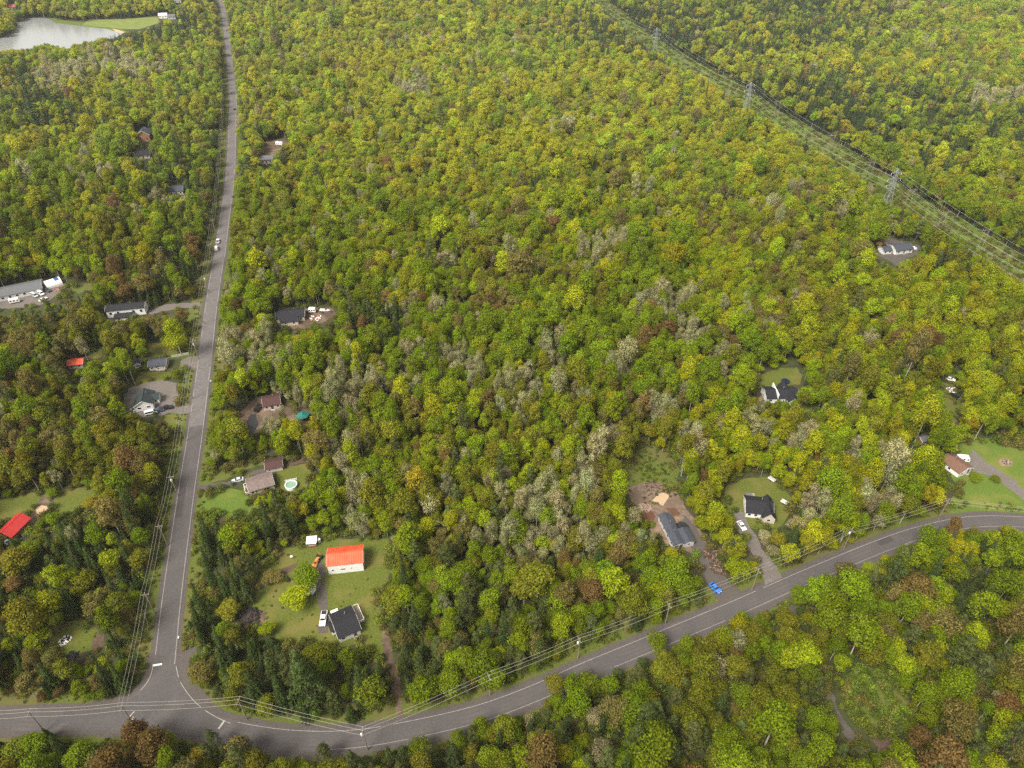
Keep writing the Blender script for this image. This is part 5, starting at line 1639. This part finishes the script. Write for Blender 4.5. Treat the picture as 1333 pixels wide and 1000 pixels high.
def blocked(X, Y, w, h, pad=0.0):
    bad = np.zeros(len(X), bool)
    for P in FOOT:
        lo, hi = P.min(0), P.max(0)
        q = np.nonzero((X > lo[0]) & (X < hi[0]) & (Y > lo[1]) & (Y < hi[1]))[0]
        if len(q):
            bad[q] |= inside(X[q], Y[q], P)
    for L, a, b_ in ROADFOOT:
        lo, hi = L.min(0) - 20, L.max(0) + 20
        q = np.nonzero((X > lo[0]) & (X < hi[0]) & (Y > lo[1]) & (Y < hi[1]) & ~bad)[0]
        d = dist_side(X[q], Y[q], L)
        bad[q] |= (d > -a) & (d < b_)
    q = np.nonzero(~bad)[0]
    for fz, fw in ((0.15, 0), (0.4, -0.38), (0.4, 0.38), (0.5, 0), (0.62, -0.45), (0.62, 0.45), (0.75, 0), (0.85, -0.3), (0.85, 0.3), (1.0, 0)):
        if not len(q):
            break
        px, py = proj(X[q] + w[q] * fw, Y[q], h[q] * fz)
        hit = np.zeros(len(q), bool)
        for P in KEEP:
            A = np.asarray(P)
            lo, hi = A.min(0), A.max(0)
            r = np.nonzero((px > lo[0]) & (px < hi[0]) & (py > lo[1]) & (py < hi[1]))[0]
            if len(r):
                hit[r] |= inside(px[r], py[r], A)
        bad[q[hit]] = True
        q = q[~hit]
    return bad

def plant(cell, py0, py1, wmean, hmean, keep_p):
    X, Y = candidates(cell, py0, py1)
    u = RNG.random(len(X))
    X, Y = X[u < keep_p], Y[u < keep_p]
    px, py = proj(X, Y, 5.0)
    W = weights(px, py, X, Y)
    cum = np.cumsum(W, 1)
    sp = np.minimum((RNG.random(len(X))[:, None] > cum).sum(1), NS - 1)
    g = np.exp(RNG.normal(0, 0.24, len(X)))
    patchy = 0.82 + 0.36 * vnoise(X / 45, Y / 45, 33)
    w = wmean * g * np.exp(RNG.normal(0, 0.1, len(X))) * (0.9 + 0.1 * patchy)
    h = hmean * g ** 0.9 * patchy * np.exp(RNG.normal(0, 0.19, len(X)))
    con = sp == 7
    w[con] *= 0.74
    h[con] *= 0.98 * np.exp(RNG.normal(0, 0.15, con.sum()))
    pn = sp == 8
    w[pn] *= 1.15
    h[pn] *= 1.12
    pl = sp == 6
    w[pl] *= 0.92
    h[pl] *= 1.05
    bad = blocked(X, Y, w, h)
    ok = ~bad
    return X[ok], Y[ok], sp[ok], w[ok], h[ok]

parts = [plant(4.3, 720, 1075, 4.8, 10.8, 0.74), plant(3.8, 430, 720, 4.2, 12.5, 0.86), plant(3.9, 250, 430, 4.4, 11.5, 0.92), plant(4.3, 60, 250, 5.0, 11.5, 0.93), plant(5.4, -45, 60, 6.2, 12.0, 0.92)]
young = [plant(3.4, 430, 1075, 3.0, 4.2, 0.45)]
parts += young
TX, TY, TS, TW, THt = [np.concatenate([p[k] for p in parts]) for k in range(5)]

# single trees that can be recognised: crown centre in the picture, kind, width, height
OWN = [(385, 778, 1, 8.2, 7.5, 'round yellow-green tree on the lawn between drive and brown bush'), (399, 752, 0, 7.5, 8.5, 'bright green tree on the lawn touching the rounder yellow-green one'),
       (352, 752, 9, 6.0, 4.0, 'low rust-brown bush on the barn lawn'), (374, 752, 7, 1.8, 3.5, 'tiny dark spruce alone on the barn lawn'), (297, 795, 3, 6.5, 6.5, 'round olive tree beside the brush pile'),
       (330, 838, 7, 4.5, 6.0, 'dark spruce below the brush pile, first of the pair'), (353, 836, 7, 5.0, 6.5, 'dark wide spruce at the lawn corner, second of the pair'), (348, 818, 1, 4.0, 5.0, 'small lime green tree behind the two lawn spruces'),
       (228, 446, 2, 9.0, 8.5, 'big round olive-yellow tree on the lawn by the long fence'), (1050, 515, 0, 7.5, 10.5, 'tall bright green tree touching the three-gabled house'), (1058, 492, 0, 7.0, 9.5, 'bright green tree behind the one touching the three-gabled house'),
       (1270, 621, 0, 4.2, 2.8, 'low dark green bush beside the tan-roofed house'), (1296, 624, 0, 3.2, 2.2, 'small green bush at the bend of the lawn driveway'), (962, 742, 1, 7.0, 8.0, 'lime green tree between the two gravel driveways'),
       (933, 668, 2, 7.0, 10, 'tall golden-green tree left of the black two-part roof'.replace('left of', 'screening'), ), (1228, 560, 2, 9.0, 9.5, 'big round golden-green tree above the tan-roofed house'),
       (120, 655, 5, 4.5, 6.5, 'golden young tree at the end of the oval lawn'), (340, 655, 1, 4.0, 6.0, 'lime green tree in front of the mottled-roofed bungalow'), (1222, 654, 4, 3.6, 5.0, 'rust-red tree at the roadside near the wide lawn'), (276, 962, 8, 4.6, 10.5, 'tall narrow pine on the near verge reaching over the junction road'), (421, 980, 8, 5.6, 9.5, 'broad pine on the near verge below the bend pole'), (1040, 778, 0, 5.2, 8.5, 'bright green tree on the near verge overlapping the curved road beyond the driveways'),
       (855, 838, 0, 5.5, 9.0, 'bright green tree on the near verge overlapping the curved road before the blue car'), (722, 893, 3, 5.0, 8.5, 'olive tree on the near verge overlapping the road below the transformer pole')]
KIND_NAME = ['broadleaf_tree', 'broadleaf_tree', 'broadleaf_tree', 'broadleaf_tree', 'broadleaf_tree', 'broadleaf_tree', 'pale_tree', 'spruce_tree', 'pine_tree', 'broadleaf_tree']
ownx = []
for (px, py, sp, w, h, lab) in OWN:
    gx, gy = G(px, py, h * 0.55)
    near = np.hypot(TX - gx, TY - gy) < (w + 3) * 0.45
    TX, TY, TS, TW, THt = TX[~near], TY[~near], TS[~near], TW[~near], THt[~near]
    ownx.append((gx, gy))
own_at = len(TX)
TX = np.concatenate([TX, [p[0] for p in ownx]])
TY = np.concatenate([TY, [p[1] for p in ownx]])
TS = np.concatenate([TS, [o[2] for o in OWN]]).astype(int)
TW = np.concatenate([TW, [o[3] for o in OWN]])
THt = np.concatenate([THt, [o[4] for o in OWN]])
NT = len(TX)

def pick_variant(sp, w, h, rng):
    if sp == 6:
        return rng.choice(V_PALE)
    if sp == 7:
        return rng.choice(V_SPRUCE)
    if sp == 8:
        return rng.choice(V_PINE)
    if h / w > 1.95:
        return rng.choice(V_TALL)
    return rng.choice(V_ROUND) if rng.random() < 0.85 else rng.choice(V_TALL)
prng = random.Random(5)
TV = np.array([pick_variant(s, w, h, prng) for s, w, h in zip(TS, TW, THt)])
tint = TINT[TS] * np.exp(RNG.normal(0, 0.13, (NT, 1))) * np.exp(RNG.normal(0, 0.04, (NT, 3)))
far_haze = np.clip((330 - proj(TX, TY, 5.0)[1]) / 250, 0, 1)      # distance haze painted into the leaf tint, paler towards the far trees
tint = tint * (1 + 0.4 * far_haze)[:, None]
tint[:, 2] += 0.022 * far_haze
old = np.clip((proj(TX, TY, 5.0)[1] - 690) / 160, 0, 1)            # foreground shade painted into the leaf tint, darker towards the near trees
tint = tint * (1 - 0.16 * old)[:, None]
tint = np.clip(tint, 0.004, 0.6)
ROT = RNG.uniform(0, 2 * math.pi, NT)
SCX = TW / np.array([VAR[v][4] for v in TV])
SCZ = THt / np.array([VAR[v][5] for v in TV])

# which ones show largest: these become things of their own
px_, py_ = proj(TX, TY, THt * 0.7)
depth_ = TY * CP + (CAM_H - THt * 0.7) * SP
size_ = TW * THt / depth_ ** 2
in_view = (px_ > 6) & (px_ < 1327) & (py_ > 4) & (py_ < 992)
single = np.zeros(NT, bool)
KN = np.array(KIND_NAME)[TS]
for kn, most in (('broadleaf_tree', 300), ('spruce_tree', 150), ('pine_tree', 80), ('pale_tree', 120)):
    c = np.nonzero((KN == kn) & in_view)[0]
    c = c[np.argsort(-size_[c])][:most]
    single[c] = True
single[own_at:] = True

# words for each tree: look + counted out from a landmark
COLW = ['green', 'lime green', 'yellow-green', 'olive', 'rust-red', 'golden', 'pale grey', 'dark green', 'grey-green', 'brown']
KINDW = {'broadleaf_tree': 'broadleaf tree', 'spruce_tree': 'spruce', 'pine_tree': 'pine', 'pale_tree': 'tree'}
hq = np.where(THt > 11.8, 2, np.where(THt > 9.2, 1, 0))
SIZEW = ['small', 'middling', 'tall']
cls = TS * 3 + hq
names_ = list(SPOTS)
label = {}
for c in np.unique(cls[single]):
    idx = np.nonzero((cls == c) & in_view)[0]
    best = {}
    for li, nm in enumerate(names_):
        d = np.hypot(TX[idx] - SPOTS[nm][0], TY[idx] - SPOTS[nm][1])
        for rank, j in enumerate(idx[np.argsort(d)][:60]):
            if single[j] and (j not in best or rank < best[j][0]):
                best[j] = (rank, nm)
    for j, (rank, nm) in best.items():
        label[j] = f'{SIZEW[hq[j]]} {COLW[TS[j]]} {KINDW[KN[j]]}, {ORD[rank] if rank < 22 else "number-" + str(rank + 1)} such from the {nm}'
for k, o in enumerate(OWN):
    label[own_at + k] = o[5]
for j in np.nonzero(single)[0]:
    if j not in label:
        single[j] = False

for j in np.nonzero(single)[0]:
    kind, cm, tme, jm, vw, vh = VAR[TV[j]]
    e = bpy.data.objects.new(KN[j], None)
    COL.objects.link(e)
    e.location = (TX[j], TY[j], 0)
    e.rotation_euler = (0, 0, ROT[j])
    e.scale = (SCX[j], SCX[j], SCZ[j])
    tag(e, label[j], 'tree', {'broadleaf_tree': 'broadleaf trees of the near woods', 'spruce_tree': 'spruces of the near woods', 'pine_tree': 'pines of the near woods', 'pale_tree': 'pale grey trees scattered in the woods'}[KN[j]])
    t = bpy.data.objects.new('trunk', tme)
    COL.objects.link(t)
    t.parent = e
    c = bpy.data.objects.new('crown', cm)
    COL.objects.link(c)
    c.parent = e
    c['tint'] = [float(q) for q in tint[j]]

# ------------------------------------------------------------------ the rest of the wood, one mass
def scatter(name, meshes, X, Y, var, rot, scl, tnt, lab, cat, z=0.0):
    coll = bpy.data.collections.new(name + '_shapes')
    for k, me in enumerate(meshes):
        o = bpy.data.objects.new(f'{name}_shape_{k:02d}', me)
        coll.objects.link(o)
    n = len(X)
    me = bpy.data.meshes.new(name)
    me.vertices.add(n)
    me.vertices.foreach_set('co', np.stack([X, Y, np.full(n, z)], 1).astype(np.float32).ravel())
    a = me.attributes.new('pick', 'INT', 'POINT'); a.data.foreach_set('value', var.astype(np.int32))
    a = me.attributes.new('turn', 'FLOAT_VECTOR', 'POINT'); a.data.foreach_set('vector', np.stack([rot * 0, rot * 0, rot], 1).astype(np.float32).ravel())
    a = me.attributes.new('size', 'FLOAT_VECTOR', 'POINT'); a.data.foreach_set('vector', scl.astype(np.float32).ravel())
    a = me.attributes.new('tint', 'FLOAT_COLOR', 'POINT'); a.data.foreach_set('color', np.concatenate([tnt, np.ones((n, 1))], 1).astype(np.float32).ravel())
    o = bpy.data.objects.new(name, me)
    COL.objects.link(o)
    o['kind'] = 'stuff'
    o['label'] = lab
    o['category'] = cat
    ng = bpy.data.node_groups.new(name + '_scatter', 'GeometryNodeTree')
    ng.interface.new_socket('Geometry', in_out='INPUT', socket_type='NodeSocketGeometry')
    ng.interface.new_socket('Geometry', in_out='OUTPUT', socket_type='NodeSocketGeometry')
    N, L = ng.nodes, ng.links
    gi, go = N.new('NodeGroupInput'), N.new('NodeGroupOutput')
    iop = N.new('GeometryNodeInstanceOnPoints')
    ci = N.new('GeometryNodeCollectionInfo')
    ci.inputs['Collection'].default_value = coll
    ci.inputs['Separate Children'].default_value = True
    ci.inputs['Reset Children'].default_value = True
    L.new(gi.outputs[0], iop.inputs['Points'])
    L.new(ci.outputs[0], iop.inputs['Instance'])
    iop.inputs['Pick Instance'].default_value = True
    def attr(nm, dt):
        q = N.new('GeometryNodeInputNamedAttribute')
        q.data_type = dt
        q.inputs['Name'].default_value = nm
        return q.outputs['Attribute']
    L.new(attr('pick', 'INT'), iop.inputs['Instance Index'])
    e2r = N.new('FunctionNodeEulerToRotation')
    L.new(attr('turn', 'FLOAT_VECTOR'), e2r.inputs[0])
    L.new(e2r.outputs[0], iop.inputs['Rotation'])
    L.new(attr('size', 'FLOAT_VECTOR'), iop.inputs['Scale'])
    L.new(iop.outputs[0], go.inputs[0])
    md = o.modifiers.new('scatter', 'NODES')
    md.node_group = ng
    return o

rest = ~single
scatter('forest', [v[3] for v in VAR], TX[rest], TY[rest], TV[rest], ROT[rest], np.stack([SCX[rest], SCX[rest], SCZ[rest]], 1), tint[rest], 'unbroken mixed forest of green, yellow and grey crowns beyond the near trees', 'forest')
print('TREES', NT, 'single', int(single.sum()))

# undergrowth: bushes at wood edges and under the trees
def bushes(cell, py0, py1, prob):
    X, Y = candidates(cell, py0, py1, 60)
    u = RNG.random(len(X)) < prob
    return X[u], Y[u]
bx1, by1 = bushes(2.6, 560, 1040, 0.85)
bx2, by2 = bushes(4.5, 250, 560, 0.6)
X, Y = np.concatenate([bx1, bx2]), np.concatenate([by1, by2])
s = RNG.uniform(0.6, 1.5, len(X)) * (0.75 + 0.5 * vnoise(X / 12, Y / 12, 91))
kept = np.ones(len(X), bool)
for fi, P in enumerate(FOOT):
    sg = 2.0 if fi in SOFT else 0.25
    lo, hi = P.min(0) - 1, P.max(0) + 1
    q = np.nonzero((X > lo[0]) & (X < hi[0]) & (Y > lo[1]) & (Y < hi[1]))[0]
    if len(q):
        kept[q[inside(X[q] + RNG.normal(0, sg, len(q)), Y[q] + RNG.normal(0, sg, len(q)), P)]] = False
dm, dc = dist_side(X, Y, MAIN), dist_side(X, Y, CROSS)
kept &= ~((dm > -5.5) & (dm < 5.2)) & ~((dc > -5.6) & (dc < 6.2))
vd = np.minimum(np.abs(dm) - 4, np.abs(dc) - 4)
s[vd < 3.5] *= 0.62
X, Y, s = X[kept], Y[kept], s[kept]
pal = np.array([(0.1, 0.14, 0.016), (0.11, 0.125, 0.02), (0.13, 0.155, 0.02), (0.12, 0.105, 0.028), (0.075, 0.1, 0.016)])
pk = np.minimum((vnoise(X / 9, Y / 9, 17) * 3.2 + RNG.uniform(0, 2.2, len(X))).astype(int), 4)
tn = pal[pk] * np.exp(RNG.normal(0, 0.15, (len(X), 1)))
hz = s * RNG.uniform(0.8, 1.5, len(X))
scatter('undergrowth', SHRUB, X, Y, RNG.integers(0, 4, len(X)), RNG.uniform(0, 6.28, len(X)), np.stack([s, s, hz], 1), tn, 'leafy undergrowth and bushes along verges and under the trees', 'undergrowth')

# weeds and tufts in rough grass
wx, wy, ws, wt = [], [], [], []
def tufts(P, dens, smin, smax, cols):
    A = Garr(P) if not isinstance(P, np.ndarray) else P
    lo, hi = A.min(0), A.max(0)
    n = int((hi[0] - lo[0]) * (hi[1] - lo[1]) * dens)
    x, y = RNG.uniform(lo[0], hi[0], n), RNG.uniform(lo[1], hi[1], n)
    k = inside(x, y, A) & (vnoise(x / 6, y / 6, 44) + RNG.uniform(-0.25, 0.25, n) > 0.42)
    x, y = x[k], y[k]
    wx.append(x); wy.append(y); ws.append(RNG.uniform(smin, smax, len(x)))
    wt.append(np.array(cols)[RNG.integers(0, len(cols), len(x))] * np.exp(RNG.normal(0, 0.15, (len(x), 1))))
GC = [(0.1, 0.13, 0.02), (0.08, 0.11, 0.016), (0.125, 0.12, 0.025)]
tufts([(812, 605), (828, 583), (850, 580), (872, 592), (884, 615), (884, 640), (866, 645), (850, 628), (815, 632)], 0.5, 0.25, 0.6, GC)
tufts([(1096, 882), (1122, 868), (1158, 880), (1182, 905), (1188, 934), (1160, 950), (1128, 956), (1108, 936)], 0.6, 0.4, 1.4, GC + [(0.13, 0.18, 0.02)])
tufts([(62, 842), (72, 822), (86, 812), (108, 806), (127, 812), (130, 828), (122, 846), (100, 853), (80, 852)], 0.2, 0.15, 0.4, GC)
tufts(BARN_LAWN, 0.05, 0.12, 0.35, GC)
tufts([(812, 634), (850, 626), (880, 640), (892, 655), (862, 655), (840, 660), (822, 652)], 0.25, 0.2, 0.5, GC + [(0.1, 0.07, 0.03)])
tufts([(1222, 522), (1228, 485), (1246, 500), (1250, 530), (1244, 560), (1256, 574), (1240, 574), (1230, 550)], 0.3, 0.3, 0.8, GC)
N_ = normals2d(CORR)
tufts(np.concatenate([CORR + N_ * -13, (CORR + N_ * 13)[::-1]]), 0.09, 0.5, 1.3, GC + [(0.1, 0.09, 0.03)])
for L_, a, b_ in ((MAIN[int(N_end * 0.4):], -9.5, -4.8), (MAIN[int(N_end * 0.4):], 4.8, 7), (CROSS, 5.2, 9.5), (CROSS, -8, -5.2)):
    N_ = normals2d(L_)
    tufts(np.concatenate([L_ + N_ * a, (L_ + N_ * b_)[::-1]]), 0.5, 0.15, 0.45, GC + [(0.12, 0.1, 0.035)])
X, Y, s, tn = np.concatenate(wx), np.concatenate(wy), np.concatenate(ws), np.concatenate(wt)
kept = np.ones(len(X), bool)
dm, dc = dist_side(X, Y, MAIN), dist_side(X, Y, CROSS)
kept &= (np.abs(dm) > 4.6) & (np.abs(dc) > 4.8)
for fi, P in enumerate(FOOT):
    if fi not in SOFT:
        kept &= ~inside(X, Y, P)
X, Y, s, tn = X[kept], Y[kept], s[kept], tn[kept]
scatter('weeds', SHRUB, X, Y, RNG.integers(0, 4, len(X)), RNG.uniform(0, 6.28, len(X)), np.stack([s, s, s * 0.9], 1), tn, 'weeds and grass tufts on verges, clearings and the corridor', 'weeds')
print('BUSH', len(X))

# ------------------------------------------------------------------ the damp air
HAZE_DENSITY = 0.000045
mh, nh, lh = new_mat('damp_air')
nh.clear()
oh_ = nh.new('ShaderNodeOutputMaterial')
pv = nh.new('ShaderNodeVolumePrincipled')
pv.inputs['Color'].default_value = (0.86, 0.88, 0.9, 1)
pv.inputs['Density'].default_value = HAZE_DENSITY
pv.inputs['Anisotropy'].default_value = 0.0
lh.new(pv.outputs[0], oh_.inputs['Volume'])
hz_ = MB().box(-3700, 3700, -3100, 4300, -1.0, 212.0).build('haze', mh)
hz_['kind'] = 'stuff'
